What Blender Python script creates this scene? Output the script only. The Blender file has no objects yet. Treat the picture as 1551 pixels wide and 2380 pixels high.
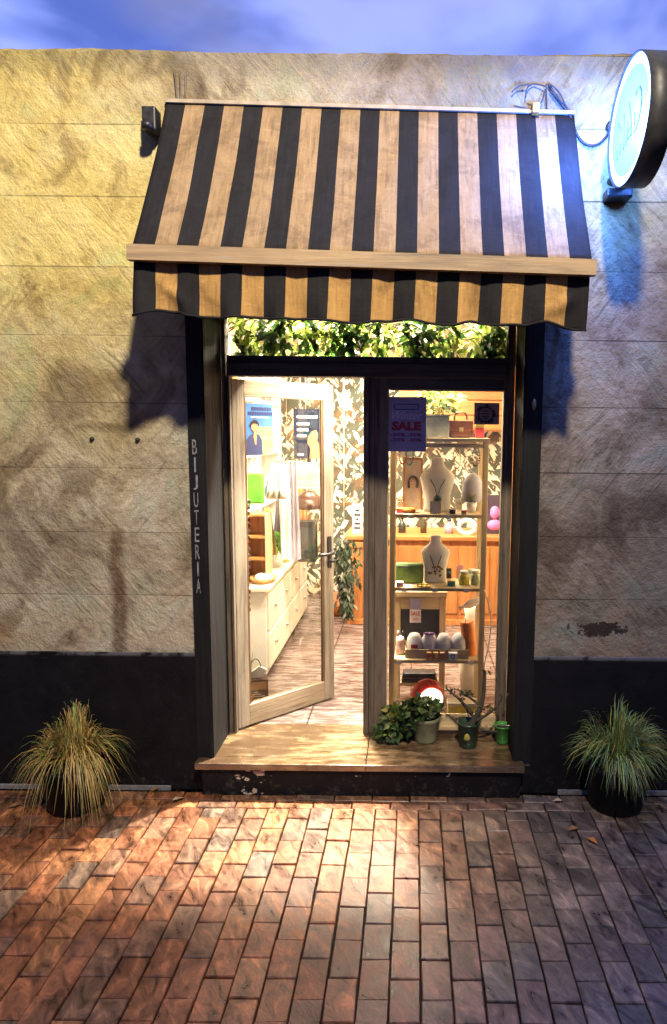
import bpy, bmesh, math, random
from mathutils import Vector, Matrix
R = math.radians
random.seed(7)
S = bpy.context.scene
COL = S.collection

# ------------------------------------------------------------------ camera
FPX, CX, CY = 1550.0, 960.0, 1190.0            # focal length and principal point on a 1551 x 2380 frame
CAM = Vector((0, -3.4, 1.93))
ROT = Matrix.Rotation(R(90 - 6.95), 4, 'X') @ Matrix.Rotation(R(0.6), 4, 'Z')
cd = bpy.data.cameras.new('camera'); co = bpy.data.objects.new('camera', cd); COL.objects.link(co)
co.matrix_world = Matrix.Translation(CAM) @ ROT
cd.sensor_fit = 'VERTICAL'; cd.sensor_height = 36; cd.sensor_width = 36
cd.lens = FPX / 2380 * 36
cd.shift_x = -(CX - 775.5) / 2380
cd.clip_start = 0.05; cd.clip_end = 2000
S.camera = co

# ------------------------------------------------------------------ node helpers
def nd(nt, t, ins=None, **props):
    n = nt.nodes.new(t)
    for k, v in props.items(): setattr(n, k, v)
    for k, v in (ins or {}).items():
        s = n.inputs[k]
        if isinstance(v, bpy.types.NodeSocket): nt.links.new(v, s)
        else: s.default_value = v
    return n
def M(nt, op, a, b=0.0, c=0.0, clamp=False):
    return nd(nt, 'ShaderNodeMath', {0: a, 1: b, 2: c}, operation=op, use_clamp=clamp).outputs[0]
def MIX(nt, f, a, b, blend='MIX'):
    n = nt.nodes.new('ShaderNodeMix'); n.data_type = 'RGBA'; n.blend_type = blend
    for s, v in ((n.inputs[0], f), (n.inputs[6], a), (n.inputs[7], b)):
        if isinstance(v, bpy.types.NodeSocket): nt.links.new(v, s)
        else: s.default_value = v if isinstance(v, (int, float)) else (*v[:3], 1)
    return n.outputs[2]
def RNG(nt, v, a, b, c=0.0, d=1.0, smooth=True):
    return nd(nt, 'ShaderNodeMapRange', {0: v, 1: a, 2: b, 3: c, 4: d}, clamp=True,
              interpolation_type='SMOOTHSTEP' if smooth else 'LINEAR').outputs[0]
def RAMP(nt, v, stops, interp='LINEAR'):
    n = nd(nt, 'ShaderNodeValToRGB', {0: v}); cr = n.color_ramp; cr.interpolation = interp
    while len(cr.elements) < len(stops): cr.elements.new(0.5)
    for e, (p, c) in zip(cr.elements, stops):
        e.position = p; e.color = (*c[:3], 1)
    return n.outputs[0]
def NOISE(nt, vec, scale, detail=4.0, rough=0.55, dist=0.0):
    return nd(nt, 'ShaderNodeTexNoise', {'Vector': vec, 'Scale': scale, 'Detail': detail, 'Roughness': rough, 'Distortion': dist}).outputs[0]
def MAPV(nt, vec, rot=(0, 0, 0), scale=(1, 1, 1), loc=(0, 0, 0)):
    return nd(nt, 'ShaderNodeMapping', {'Vector': vec, 'Rotation': rot, 'Scale': scale, 'Location': loc}).outputs[0]
def new_mat(name):
    m = bpy.data.materials.new(name); m.use_nodes = True
    nt = m.node_tree; b = nt.nodes['Principled BSDF']
    return m, nt, b
def OBJ(nt): return nt.nodes.new('ShaderNodeTexCoord').outputs['Object']
def POS(nt): return nt.nodes.new('ShaderNodeNewGeometry').outputs['Position']
def BUMP(nt, b, h, strength=0.3, dist=0.01):
    n = nd(nt, 'ShaderNodeBump', {'Height': h, 'Strength': strength, 'Distance': dist})
    nt.links.new(n.outputs[0], b.inputs['Normal'])

# ------------------------------------------------------------------ world: dusk sky with thin clouds
w = bpy.data.worlds.new('World'); S.world = w; w.use_nodes = True
wn = w.node_tree; bg = wn.nodes['Background']
sky = nd(wn, 'ShaderNodeTexSky', sky_type='NISHITA', sun_disc=False, sun_elevation=R(-4.5), sun_rotation=R(0), altitude=50)
sky.ozone_density = 4.0
sky.air_density = 1.4
gen = wn.nodes.new('ShaderNodeTexCoord').outputs['Generated']
cl = NOISE(wn, MAPV(wn, gen, scale=(1.6, 1.6, 3.4), loc=(0.3, 0.1, 0.4)), 2.0, 4, 0.5, 0.3)
cl2 = NOISE(wn, MAPV(wn, gen, scale=(1.2, 1.2, 2.4), loc=(2.1, 0.7, 0.2)), 1.8, 4, 0.5, 0.2)
c1 = MIX(wn, M(wn, 'MULTIPLY', RNG(wn, cl, 0.36, 0.60), 0.9), MIX(wn, 0.55, sky.outputs[0], (0.75, 1.25, 4.3)), (1.7, 2.2, 5.4))
c2 = MIX(wn, M(wn, 'MULTIPLY', RNG(wn, cl2, 0.50, 0.72), 0.5), c1, (1.6, 1.55, 1.9))
sv = nd(wn, 'ShaderNodeVectorMath', {0: gen, 1: (0.0, 0.90, 0.43)}, operation='DOT_PRODUCT').outputs[1]
glow = RNG(wn, sv, 0.35, 0.95, 0.75, 2.25)
c3 = MIX(wn, 1.0, c2, nd(wn, 'ShaderNodeCombineXYZ', {0: glow, 1: glow, 2: M(wn, 'POWER', glow, 1.05)}).outputs[0], 'MULTIPLY')
wn.links.new(c3, bg.inputs['Color'])
bg.inputs['Strength'].default_value = 0.12

S.view_settings.view_transform = 'Standard'; S.view_settings.look = 'None'
S.view_settings.exposure = 0.0; S.view_settings.gamma = 1.0
S.cycles.use_denoising = True
S.cycles.max_bounces = 8; S.cycles.transparent_max_bounces = 12
S.cycles.sample_clamp_indirect = 6.0; S.cycles.caustics_reflective = False; S.cycles.caustics_refractive = False

# the street lamp over the photographer's head (its shadows give its place)
ld = bpy.data.lights.new('street_lamp_light', 'SPOT'); ld.energy = 2150; ld.color = (1.0, 0.85, 0.62); ld.shadow_soft_size = 0.15
ld.spot_size = R(88); ld.spot_blend = 1.0
lo = bpy.data.objects.new('street_lamp_light', ld); COL.objects.link(lo); lo.location = (0.46, -3.6, 5.7)
lo.rotation_euler = (Vector((-1.05, 0, 3.0)) - lo.location).to_track_quat('-Z', 'Y').to_euler()

# ------------------------------------------------------------------ geometry helpers
def P(px, py, Y):
    d = ROT.to_3x3() @ Vector(((px - CX) / FPX, -(py - CY) / FPX, -1))
    return CAM + d * ((Y - CAM.y) / d.y)
def PZ(px, py, Z):
    d = ROT.to_3x3() @ Vector(((px - CX) / FPX, -(py - CY) / FPX, -1))
    return CAM + d * ((Z - CAM.z) / d.z)
def PX(px, py, X):
    d = ROT.to_3x3() @ Vector(((px - CX) / FPX, -(py - CY) / FPX, -1))
    return CAM + d * ((X - CAM.x) / d.x)

ORG = {}
class MB:
    def __init__(s): s.bm = bmesh.new(); s.col = None
    def _f(s, vs, mi=0, sm=False):
        try: f = s.bm.faces.new(vs)
        except ValueError: return None
        f.material_index = mi; f.smooth = sm; return f
    def quad(s, pts, mi=0, sm=False):
        return s._f([s.bm.verts.new(p) for p in pts], mi, sm)
    def box(s, x0, x1, y0, y1, z0, z1, mi=0, bev=0.0):
        x0, x1 = min(x0, x1), max(x0, x1); y0, y1 = min(y0, y1), max(y0, y1); z0, z1 = min(z0, z1), max(z0, z1)
        v = [s.bm.verts.new((x, y, z)) for z in (z0, z1) for y in (y0, y1) for x in (x0, x1)]
        fs = [s._f([v[i] for i in q], mi) for q in ((0, 2, 3, 1), (4, 5, 7, 6), (0, 1, 5, 4), (2, 6, 7, 3), (0, 4, 6, 2), (1, 3, 7, 5))]
        if bev:
            es = list({e for f in fs for e in f.edges})
            r = bmesh.ops.bevel(s.bm, geom=es, offset=bev, segments=2, affect='EDGES', profile=0.6)
            for f in r['faces']: f.material_index = mi
        return s
    def obox(s, a, b, wx, wy, mi=0, up=Vector((0, 0, 1))):
        a, b = Vector(a), Vector(b); d = (b - a).normalized()
        if abs(d.dot(up)) > 0.98: up = Vector((0, 1, 0))
        u = d.cross(up).normalized(); v = u.cross(d)
        vs = []
        for p in (a, b):
            for (i, j) in ((-1, -1), (1, -1), (1, 1), (-1, 1)):
                vs.append(s.bm.verts.new(p + u * (i * wx / 2) + v * (j * wy / 2)))
        for q in ((3, 2, 1, 0), (4, 5, 6, 7), (0, 1, 5, 4), (1, 2, 6, 5), (2, 3, 7, 6), (3, 0, 4, 7)): s._f([vs[i] for i in q], mi)
        return s
    def tube(s, pts, r, seg=8, mi=0, r2=None):
        pts = [Vector(p) for p in pts]; n = len(pts); rings = []
        up = Vector((0, 0, 1))
        for i, p in enumerate(pts):
            d = (pts[min(i + 1, n - 1)] - pts[max(i - 1, 0)]).normalized()
            ref = up if abs(d.dot(up)) < 0.95 else Vector((1, 0, 0))
            u = d.cross(ref).normalized(); v = u.cross(d)
            rr = r if r2 is None else r + (r2 - r) * i / max(n - 1, 1)
            if callable(r): rr = r(i / max(n - 1, 1))
            rings.append([s.bm.verts.new(p + (u * math.cos(2 * math.pi * k / seg) + v * math.sin(2 * math.pi * k / seg)) * rr) for k in range(seg)])
        for a, b in zip(rings, rings[1:]):
            for k in range(seg): s._f([a[k], a[(k + 1) % seg], b[(k + 1) % seg], b[k]], mi, True)
        s._f(list(reversed(rings[0])), mi); s._f(rings[-1], mi)
        return s
    def lathe(s, prof, c=(0, 0, 0), seg=24, sx=1, sy=1, mi=0, sm=True, wob=0):
        c = Vector(c); rings = []
        for r, z in prof:
            if r < 1e-5: rings.append([s.bm.verts.new(c + Vector((0, 0, z)))])
            else: rings.append([s.bm.verts.new(c + Vector((r * sx * math.cos(2 * math.pi * k / seg), r * sy * math.sin(2 * math.pi * k / seg), z))) for k in range(seg)])
        for a, b in zip(rings, rings[1:]):
            for k in range(seg):
                k2 = (k + 1) % seg
                if len(a) == 1 and len(b) == 1: continue
                if len(a) == 1: s._f([a[0], b[k2], b[k]], mi, sm)
                elif len(b) == 1: s._f([a[k], a[k2], b[0]], mi, sm)
                else: s._f([a[k], a[k2], b[k2], b[k]], mi, sm)
        if len(rings[0]) > 1: s._f(list(reversed(rings[0])), mi)
        if len(rings[-1]) > 1: s._f(rings[-1], mi)
        return s
    def prism(s, outline, f0, f1, mi=0):
        a = [s.bm.verts.new(f0(u, v)) for u, v in outline]; b = [s.bm.verts.new(f1(u, v)) for u, v in outline]
        n = len(a)
        s._f(a, mi); s._f(list(reversed(b)), mi)
        for i in range(n): s._f([a[i], b[i], b[(i + 1) % n], a[(i + 1) % n]], mi)
        return s
    def strip(s, pts, wdt, mi=0, side=None, col=None):
        """a tapering leaf blade along pts"""
        pts = [Vector(p) for p in pts]; n = len(pts); prev = None
        for i, p in enumerate(pts):
            d = (pts[min(i + 1, n - 1)] - pts[max(i - 1, 0)])
            sd = side if side is not None else d.cross(Vector((0, 0, 1)))
            if sd.length < 1e-6: sd = Vector((1, 0, 0))
            sd = sd.normalized()
            ww = wdt * (1 - (i / (n - 1)) ** 1.5 * 0.92)
            cur = (s.bm.verts.new(p - sd * ww / 2), s.bm.verts.new(p + sd * ww / 2))
            if prev:
                f = s._f([prev[0], prev[1], cur[1], cur[0]], mi, True)
                if col and f: s.paint(f, col)
            prev = cur
        return s
    def leaf(s, p, d, n, L, W, mi=0, col=None):
        p, d, n = Vector(p), Vector(d).normalized(), Vector(n)
        sd = d.cross(n)
        if sd.length < 1e-5: sd = d.cross(Vector((0.3, 0.9, 0.2)))
        sd.normalize(); nn = sd.cross(d)
        v = [s.bm.verts.new(q) for q in (p, p + d * L * .4 + sd * W / 2 + nn * W * .15, p + d * L - nn * L * .12, p + d * L * .4 - sd * W / 2 + nn * W * .15, p + d * L * .45)]
        for q in ((0, 1, 4), (1, 2, 4), (2, 3, 4), (3, 0, 4)):
            f = s._f([v[i] for i in q], mi, True)
            if col and f: s.paint(f, col)
        return s
    def paint(s, f, col):
        if s.col is None: s.col = s.bm.loops.layers.float_color.new('tint')
        for l in f.loops: l[s.col] = (*col, 1)
    def build(s, name, mats, parent=None, origin=None, smooth=None, recalc=True):
        if recalc: bmesh.ops.recalc_face_normals(s.bm, faces=s.bm.faces)
        if origin is None: origin = ORG.get(parent.name, Vector((0, 0, 0))) if parent else Vector((0, 0, 0))
        bmesh.ops.translate(s.bm, verts=s.bm.verts, vec=-Vector(origin))
        me = bpy.data.meshes.new(name); s.bm.to_mesh(me); s.bm.free()
        o = bpy.data.objects.new(name, me); COL.objects.link(o)
        for m in (mats if isinstance(mats, (list, tuple)) else [mats]): me.materials.append(m)
        if smooth is not None:
            for p in me.polygons: p.use_smooth = smooth
        if parent: o.parent = parent
        ORG[o.name] = Vector(origin)
        return o
def tag(o, label=None, cat=None, group=None, kind=None):
    if label: o['label'] = label
    if cat: o['category'] = cat
    if group: o['group'] = group
    if kind: o['kind'] = kind
    return o
def thing(name, loc, label, cat, group=None):
    o = bpy.data.objects.new(name, None); COL.objects.link(o); o.location = loc; o.empty_display_size = 0.1
    ORG[o.name] = Vector(loc)
    return tag(o, label, cat, group)
def solo(mb, name, mats, loc, label, cat, group=None, smooth=None):
    """a thing that is one mesh; geometry given in world coordinates, origin at its base"""
    o = mb.build(name, mats, None, Vector(loc), smooth); o.location = loc
    return tag(o, label, cat, group)
def text(body, size, mat, parent, matrix, name='lettering', extrude=0.0006, shear=0.0, bold=0.0, width=None, height=None):
    """lettering as a mesh; matrix maps text space (x right, y up, z out of the page) to the parent's space"""
    cu = bpy.data.curves.new('txt', 'FONT'); cu.body = body; cu.size = size; cu.align_x = 'CENTER'; cu.align_y = 'CENTER'
    cu.extrude = extrude; cu.shear = shear; cu.offset = bold; cu.resolution_u = 3
    t = bpy.data.objects.new('txt', cu); COL.objects.link(t)
    dg = bpy.context.evaluated_depsgraph_get(); dg.update()
    me = bpy.data.meshes.new_from_object(t.evaluated_get(dg))
    bpy.data.objects.remove(t); bpy.data.curves.remove(cu)
    xs = [v.co.x for v in me.vertices]; ys = [v.co.y for v in me.vertices]
    sx = width / (max(xs) - min(xs)) if width else 1; sy = height / (max(ys) - min(ys)) if height else 1
    mx, my = (max(xs) + min(xs)) / 2, (max(ys) + min(ys)) / 2
    for v in me.vertices: v.co.x = (v.co.x - mx) * sx; v.co.y = (v.co.y - my) * sy
    me.transform(matrix); me.materials.clear(); me.materials.append(mat); me.name = name
    o = bpy.data.objects.new(name, me); COL.objects.link(o); o.parent = parent; ORG[o.name] = ORG.get(parent.name, Vector())
    return o
FRONT = Matrix.Rotation(R(90), 4, 'X')         # a page that faces the street (-Y)
def at_front(p, o=Vector((0, 0, 0))): return Matrix.Translation(Vector(p) - Vector(o)) @ FRONT

# ------------------------------------------------------------------ materials
def basic(name, c, rough=0.6, var=0.25, scale=12, metal=0.0, bump=0.0, spec=0.5, dark=None, stretch=(1, 1, 1), detail=5):
    m, nt, b = new_mat(name)
    v = MAPV(nt, OBJ(nt), scale=stretch)
    n = NOISE(nt, v, scale, detail, 0.6)
    d = dark or tuple(x * (1 - var) for x in c); l = tuple(min(1, x * (1 + var)) for x in c)
    nt.links.new(RAMP(nt, n, ((0.28, d), (0.5, c), (0.72, l))), b.inputs['Base Color'])
    b.inputs['Roughness'].default_value = rough; b.inputs['Metallic'].default_value = metal
    b.inputs['Specular IOR Level'].default_value = spec
    nt.links.new(RNG(nt, n, 0.2, 0.8, max(0, rough - 0.12), min(1, rough + 0.12)), b.inputs['Roughness'])
    if bump: BUMP(nt, b, n, bump, 0.006)
    return m
def emit(name, c, s, body=1.0):
    m, nt, b = new_mat(name)
    b.inputs['Base Color'].default_value = (*c, 1); b.inputs['Emission Color'].default_value = (*c, 1); b.inputs['Emission Strength'].default_value = s
    n = NOISE(nt, OBJ(nt), 6, 2)
    nt.links.new(MIX(nt, n, tuple(x * .93 * body for x in c), tuple(x * body for x in c)), b.inputs['Base Color'])
    return m
def wood(name, c, dark, along='Z', rough=0.55, scale=1.0, worn=None, spec=.4):
    m, nt, b = new_mat(name); b.inputs['Specular IOR Level'].default_value = spec
    st = {'Z': (26, 26, 1.6), 'X': (1.6, 26, 26), 'Y': (26, 1.6, 26)}[along]
    v = OBJ(nt)
    g = NOISE(nt, MAPV(nt, v, scale=tuple(x * scale for x in st)), 1.6, 6, 0.65, 0.5)
    g2 = NOISE(nt, MAPV(nt, v, scale=tuple(x * scale * 3 for x in st)), 1.5, 3, 0.6)
    big = NOISE(nt, v, 3.2, 4)
    c1 = RAMP(nt, g, ((0.3, dark), (0.52, c), (0.75, tuple(min(1, x * 1.35) for x in c))))
    c2 = MIX(nt, M(nt, 'MULTIPLY', RNG(nt, g2, 0.55, 0.75), 0.6), c1, dark)
    c3 = MIX(nt, RNG(nt, big, 0.35, 0.7, 0.0, 0.5), c2, tuple(x * 0.6 for x in c))
    if worn: c3 = MIX(nt, RNG(nt, NOISE(nt, MAPV(nt, v, scale=st), 0.9, 8, 0.75), 0.6, 0.68, 0, 0.7), c3, worn)
    nt.links.new(c3, b.inputs['Base Color'])
    nt.links.new(RNG(nt, g, 0.3, 0.7, rough + .12, rough - .1), b.inputs['Roughness'])
    BUMP(nt, b, M(nt, 'ADD', g, g2), 0.35, 0.004)
    return m
def tinted(name, rough=0.55, mul=(1, 1, 1), var=0.35, scale=40, transl=0.0):
    m, nt, b = new_mat(name)
    a = nd(nt, 'ShaderNodeAttribute', attribute_name='tint').outputs['Color']
    n = NOISE(nt, POS(nt), scale, 4, 0.6)
    c = MIX(nt, 1.0, a, RAMP(nt, n, ((0.25, tuple(x * (1 - var) for x in mul)), (0.75, tuple(x * (1 + var) for x in mul)))), 'MULTIPLY')
    nt.links.new(c, b.inputs['Base Color']); b.inputs['Roughness'].default_value = rough
    if transl:
        tr = nd(nt, 'ShaderNodeBsdfTranslucent', {'Color': c}); mx = nd(nt, 'ShaderNodeMixShader', {0: transl, 1: b.outputs[0], 2: tr.outputs[0]})
        nt.links.new(mx.outputs[0], nt.nodes['Material Output'].inputs[0])
    return m
def glass(name, tint=(0.96, 0.97, 0.95), refl=1.0):
    m, nt, b = new_mat(name)
    nt.nodes.remove(b)
    t = nd(nt, 'ShaderNodeBsdfTransparent', {'Color': (*tint, 1)})
    sm = NOISE(nt, OBJ(nt), 9, 5)
    g = nd(nt, 'ShaderNodeBsdfGlossy', {'Roughness': RNG(nt, sm, .3, .8, .01, .06)})
    fr = nd(nt, 'ShaderNodeFresnel', {'IOR': 1.45}).outputs[0]
    mx = nd(nt, 'ShaderNodeMixShader', {0: M(nt, 'MULTIPLY', fr, refl), 1: t.outputs[0], 2: g.outputs[0]})
    nt.links.new(mx.outputs[0], nt.nodes['Material Output'].inputs[0])
    return m

# old plaster scored into blocks
STAIN = P(275, 1380, 0); HOLE = P(1395, 1463, 0)
def plaster():
    m, nt, b = new_mat('old_plaster')
    p = POS(nt); sx = nd(nt, 'ShaderNodeSeparateXYZ', {0: p}); X, Z = sx.outputs[0], sx.outputs[2]
    n1 = NOISE(nt, p, 0.75, 5, 0.6, 0.4)
    n2 = NOISE(nt, p, 3.2, 8, 0.65, 0.6)
    n3 = NOISE(nt, p, 22, 6, 0.7)
    s1 = NOISE(nt, MAPV(nt, MAPV(nt, p, rot=(0, R(-36), 0)), scale=(9, 9, 1.9)), 1.6, 7, 0.7, 1.6)
    s2 = NOISE(nt, MAPV(nt, MAPV(nt, p, rot=(0, R(42), 0)), scale=(8, 8, 1.7)), 1.6, 7, 0.7, 1.6)
    sm = RNG(nt, NOISE(nt, p, 1.5, 4), 0.40, 0.60)
    st = M(nt, 'ADD', M(nt, 'MULTIPLY', s1, sm), M(nt, 'MULTIPLY', s2, M(nt, 'SUBTRACT', 1, sm)))
    grey = RAMP(nt, n2, ((0.3, (0.10, 0.075, 0.055)), (0.43, (0.19, 0.155, 0.12)), (0.56, (0.27, 0.235, 0.19)), (0.68, (0.22, 0.24, 0.21)), (0.8, (0.36, 0.33, 0.27))))
    pale = RAMP(nt, n2, ((0.3, (0.22, 0.175, 0.12)), (0.45, (0.38, 0.325, 0.24)), (0.6, (0.49, 0.44, 0.345)), (0.75, (0.34, 0.37, 0.32))))
    grey = MIX(nt, 1.0, grey, (0.92, 0.90, 0.92), 'MULTIPLY')
    grey = MIX(nt, RNG(nt, M(nt, 'ADD', X, M(nt, 'MULTIPLY', M(nt, 'SUBTRACT', n1, .5), 3.0)), 0.3, -0.9), grey, pale)
    ochre_tone = RAMP(nt, n2, ((0.28, (0.42, 0.31, 0.10)), (0.45, (0.66, 0.53, 0.19)), (0.7, (0.76, 0.65, 0.30))))
    zone = M(nt, 'ADD', M(nt, 'MULTIPLY', RNG(nt, X, -0.7, -1.7), 0.50), M(nt, 'MULTIPLY', RNG(nt, Z, 1.5, 3.0), 0.62))  # colour goes from grey to ochre towards the upper left
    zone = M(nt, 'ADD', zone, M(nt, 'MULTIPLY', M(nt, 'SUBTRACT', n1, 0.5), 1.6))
    c = MIX(nt, RNG(nt, zone, 0.45, 1.15), grey, ochre_tone)
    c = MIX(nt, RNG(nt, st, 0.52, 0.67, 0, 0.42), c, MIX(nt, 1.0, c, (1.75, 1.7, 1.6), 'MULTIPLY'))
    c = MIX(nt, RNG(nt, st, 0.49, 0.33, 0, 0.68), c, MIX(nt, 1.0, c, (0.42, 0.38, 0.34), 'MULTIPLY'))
    n5 = NOISE(nt, p, 70, 5, 0.75)
    c = MIX(nt, RNG(nt, n3, 0.42, 0.24, 0, 0.7), c, MIX(nt, 1.0, c, (0.4, 0.35, 0.3), 'MULTIPLY'))
    c = MIX(nt, RNG(nt, n3, 0.56, 0.72, 0, 0.45), c, MIX(nt, 1.0, c, (1.6, 1.55, 1.5), 'MULTIPLY'))
    c = MIX(nt, RNG(nt, n5, 0.40, 0.28, 0, 0.6), c, (0.07, 0.055, 0.045))
    n4 = NOISE(nt, p, 1.9, 6, 0.62, 1.0)
    c = MIX(nt, RNG(nt, n4, 0.50, 0.62, 0, 0.75), c, MIX(nt, 1.0, c, (0.46, 0.41, 0.38), 'MULTIPLY'))
    c = MIX(nt, RNG(nt, n4, 0.47, 0.34, 0, 0.65), c, MIX(nt, 1.0, c, (0.80, 1.0, 0.98), 'MULTIPLY'))
    # rusty damp towards the foot of the wall
    c = MIX(nt, M(nt, 'MULTIPLY', RNG(nt, Z, 1.5, 0.75), RNG(nt, n1, 0.42, 0.62, 0, 0.75)), c, (0.23, 0.13, 0.06))
    # faint scored joints
    br = nd(nt, 'ShaderNodeTexBrick', {'Vector': nd(nt, 'ShaderNodeCombineXYZ', {0: X, 1: M(nt, 'SUBTRACT', Z, 0.733), 2: 0.0}).outputs[0],
             'Scale': 1.0, 'Mortar Size': 0.0035, 'Mortar Smooth': 0.3, 'Brick Width': 40.0, 'Row Height': 0.33}, offset=0.37)
    jm = M(nt, 'MULTIPLY', br.outputs['Fac'], RNG(nt, NOISE(nt, MAPV(nt, p, scale=(1, 1, 2.2)), 1.5, 3), 0.40, 0.56, 0.10, 0.8))
    jm = M(nt, 'MULTIPLY', jm, RNG(nt, X, -1.2, 0.4, 0.55, 1.0))
    blk = nd(nt, 'ShaderNodeTexNoise', {'Vector': nd(nt, 'ShaderNodeCombineXYZ', {0: M(nt, 'FLOOR', M(nt, 'DIVIDE', X, 1.3)), 1: M(nt, 'FLOOR', M(nt, 'DIVIDE', M(nt, 'SUBTRACT', Z, .733), .33)), 2: 0.5}).outputs[0], 'Scale': 0.77, 'Detail': 0.0}).outputs[0]
    c = MIX(nt, RNG(nt, blk, .38, .62, 0, .30), c, MIX(nt, 1.0, c, (.62, .60, .58), 'MULTIPLY'))
    c = MIX(nt, jm, c, (0.06, 0.045, 0.035))
    top_shade = M(nt, 'ADD', RNG(nt, Z, 3.38, 3.72, 0, .8), M(nt, 'MULTIPLY', M(nt, 'SUBTRACT', n2, .5), 1.5))  # shade below the wall top, painted into the plaster colour
    c = MIX(nt, RNG(nt, top_shade, .35, .9, 0, .8), c, MIX(nt, 1.0, c, (.42, .42, .45), 'MULTIPLY'))
    # drip stain and the patch of fallen plaster
    dx = M(nt, 'ABSOLUTE', M(nt, 'ADD', M(nt, 'SUBTRACT', X, STAIN.x), M(nt, 'MULTIPLY', M(nt, 'SUBTRACT', n2, .5), .09)))
    dm = M(nt, 'MULTIPLY', RNG(nt, dx, 0.055, 0.012), M(nt, 'MULTIPLY', RNG(nt, Z, 1.44, 1.36), RNG(nt, n3, .3, .55, .45, .85)))
    c = MIX(nt, dm, c, (0.10, 0.055, 0.03))
    hx = M(nt, 'DIVIDE', M(nt, 'SUBTRACT', X, HOLE.x), 0.15); hz = M(nt, 'DIVIDE', M(nt, 'SUBTRACT', Z, HOLE.z), 0.035)
    hd = M(nt, 'SQRT', M(nt, 'ADD', M(nt, 'MULTIPLY', hx, hx), M(nt, 'MULTIPLY', hz, hz)))
    hn = NOISE(nt, p, 26, 5, 0.65)
    hm = RNG(nt, M(nt, 'ADD', hd, M(nt, 'MULTIPLY', M(nt, 'SUBTRACT', hn, .5), 3.4)), 0.95, 0.8)
    c = MIX(nt, hm, c, (0.035, 0.025, 0.02))
    nt.links.new(c, b.inputs['Base Color'])
    b.inputs['Roughness'].default_value = 0.85; b.inputs['Specular IOR Level'].default_value = 0.25
    h = M(nt, 'ADD', M(nt, 'ADD', M(nt, 'MULTIPLY', st, 0.75), M(nt, 'MULTIPLY', n3, 0.9)), M(nt, 'MULTIPLY', n2, 0.6))
    h = M(nt, 'SUBTRACT', h, M(nt, 'ADD', M(nt, 'MULTIPLY', jm, 0.9), M(nt, 'MULTIPLY', hm, 1.5)))
    BUMP(nt, b, h, 0.8, 0.025)
    return m
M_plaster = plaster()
def plinth_paint(chips):
    m, nt, b = new_mat('black_plinth_paint' if not chips else 'chipped_black_paint')
    p = POS(nt); n = NOISE(nt, p, 7, 8, 0.7, 0.5); n2 = NOISE(nt, p, 60, 5, 0.7)
    c = RAMP(nt, n, ((0.3, (0.002, 0.002, 0.003)), (0.62, (0.004, 0.004, 0.006)), (0.85, (0.02, 0.02, 0.028))))
    c = MIX(nt, RNG(nt, n2, 0.72, 0.76, 0, .8), c, (0.3, 0.28, 0.25))
    spz = nd(nt, 'ShaderNodeSeparateXYZ', {0: p}).outputs[2]; br = NOISE(nt, MAPV(nt, p, scale=(3, 3, 26)), 2.0, 6, .7)
    c = MIX(nt, RNG(nt, br, .58, .78, 0, .5), c, (0.02, 0.022, 0.03))
    c = MIX(nt, M(nt, 'MULTIPLY', RNG(nt, spz, .20, .0, 0, .75), RNG(nt, NOISE(nt, p, 22, 7, .75), .52, .66)), c, (0.055, 0.047, 0.04))
    c = MIX(nt, M(nt, 'MULTIPLY', RNG(nt, spz, .735, .752, 0, .8), RNG(nt, n, .4, .55)), c, (0.13, 0.13, 0.15))
    if chips:
        s = nd(nt, 'ShaderNodeSeparateXYZ', {0: p})
        ca = P(585, 1822, -0.08)
        d = M(nt, 'ABSOLUTE', M(nt, 'SUBTRACT', s.outputs[0], ca.x))
        k = M(nt, 'ADD', RNG(nt, d, 0.14, 0.02, 0, .14), NOISE(nt, MAPV(nt, p, scale=(1, 1, 1.8)), 16, 6, .6))
        c = MIX(nt, RNG(nt, k, 0.68, 0.70), c, (0.42, 0.36, 0.30))
    nt.links.new(c, b.inputs['Base Color'])
    nt.links.new(RNG(nt, n, .3, .7, .55, .8), b.inputs['Roughness']); b.inputs['Specular IOR Level'].default_value = .22
    BUMP(nt, b, M(nt, 'ADD', n, n2), 0.4, 0.008)
    return m
M_plinth = plinth_paint(False); M_riser = plinth_paint(True)
M_jamb = wood('black_painted_timber', (0.013, 0.013, 0.015), (0.006, 0.006, 0.007), 'Z', 0.65, 0.8, worn=(0.035, 0.037, 0.042), spec=.15)
M_frame = wood('weathered_brown_timber', (0.14, 0.11, 0.085), (0.028, 0.021, 0.017), 'Z', 0.6, 0.8, worn=(0.26, 0.22, 0.17))
M_frameh = wood('weathered_brown_timber_across', (0.075, 0.065, 0.062), (0.03, 0.026, 0.024), 'X', 0.5, 0.8)
M_leaf = wood('varnished_door_timber', (0.30, 0.255, 0.20), (0.07, 0.055, 0.044), 'Z', 0.5, 0.7)
M_leafh = wood('varnished_door_timber_across', (0.38, 0.305, 0.21), (0.15, 0.11, 0.075), 'X', 0.5, 0.7)
M_pine = wood('pale_pine', (0.60, 0.46, 0.27), (0.38, 0.26, 0.13), 'Z', 0.5, 0.6)
M_pinex = wood('pale_pine_across', (0.60, 0.46, 0.27), (0.38, 0.26, 0.13), 'X', 0.5, 0.6)
M_orange = wood('orange_brown_timber', (0.46, 0.19, 0.06), (0.22, 0.075, 0.022), 'Z', 0.4, 0.5)
M_glass = glass('window_glass')
M_black = basic('black_iron', (0.015, 0.015, 0.017), 0.45, 0.3, 30, bump=0.1)
M_dark = basic('dark_grey_paint', (0.03, 0.03, 0.034), 0.5, 0.3, 20)
M_white = basic('white_paint', (0.80, 0.78, 0.74), 0.5, 0.06, 8)
M_cream = basic('cream_paint', (0.74, 0.68, 0.56), 0.6, 0.1, 6)
M_paper = basic('white_paper', (0.82, 0.80, 0.76), 0.8, 0.05, 10)
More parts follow.
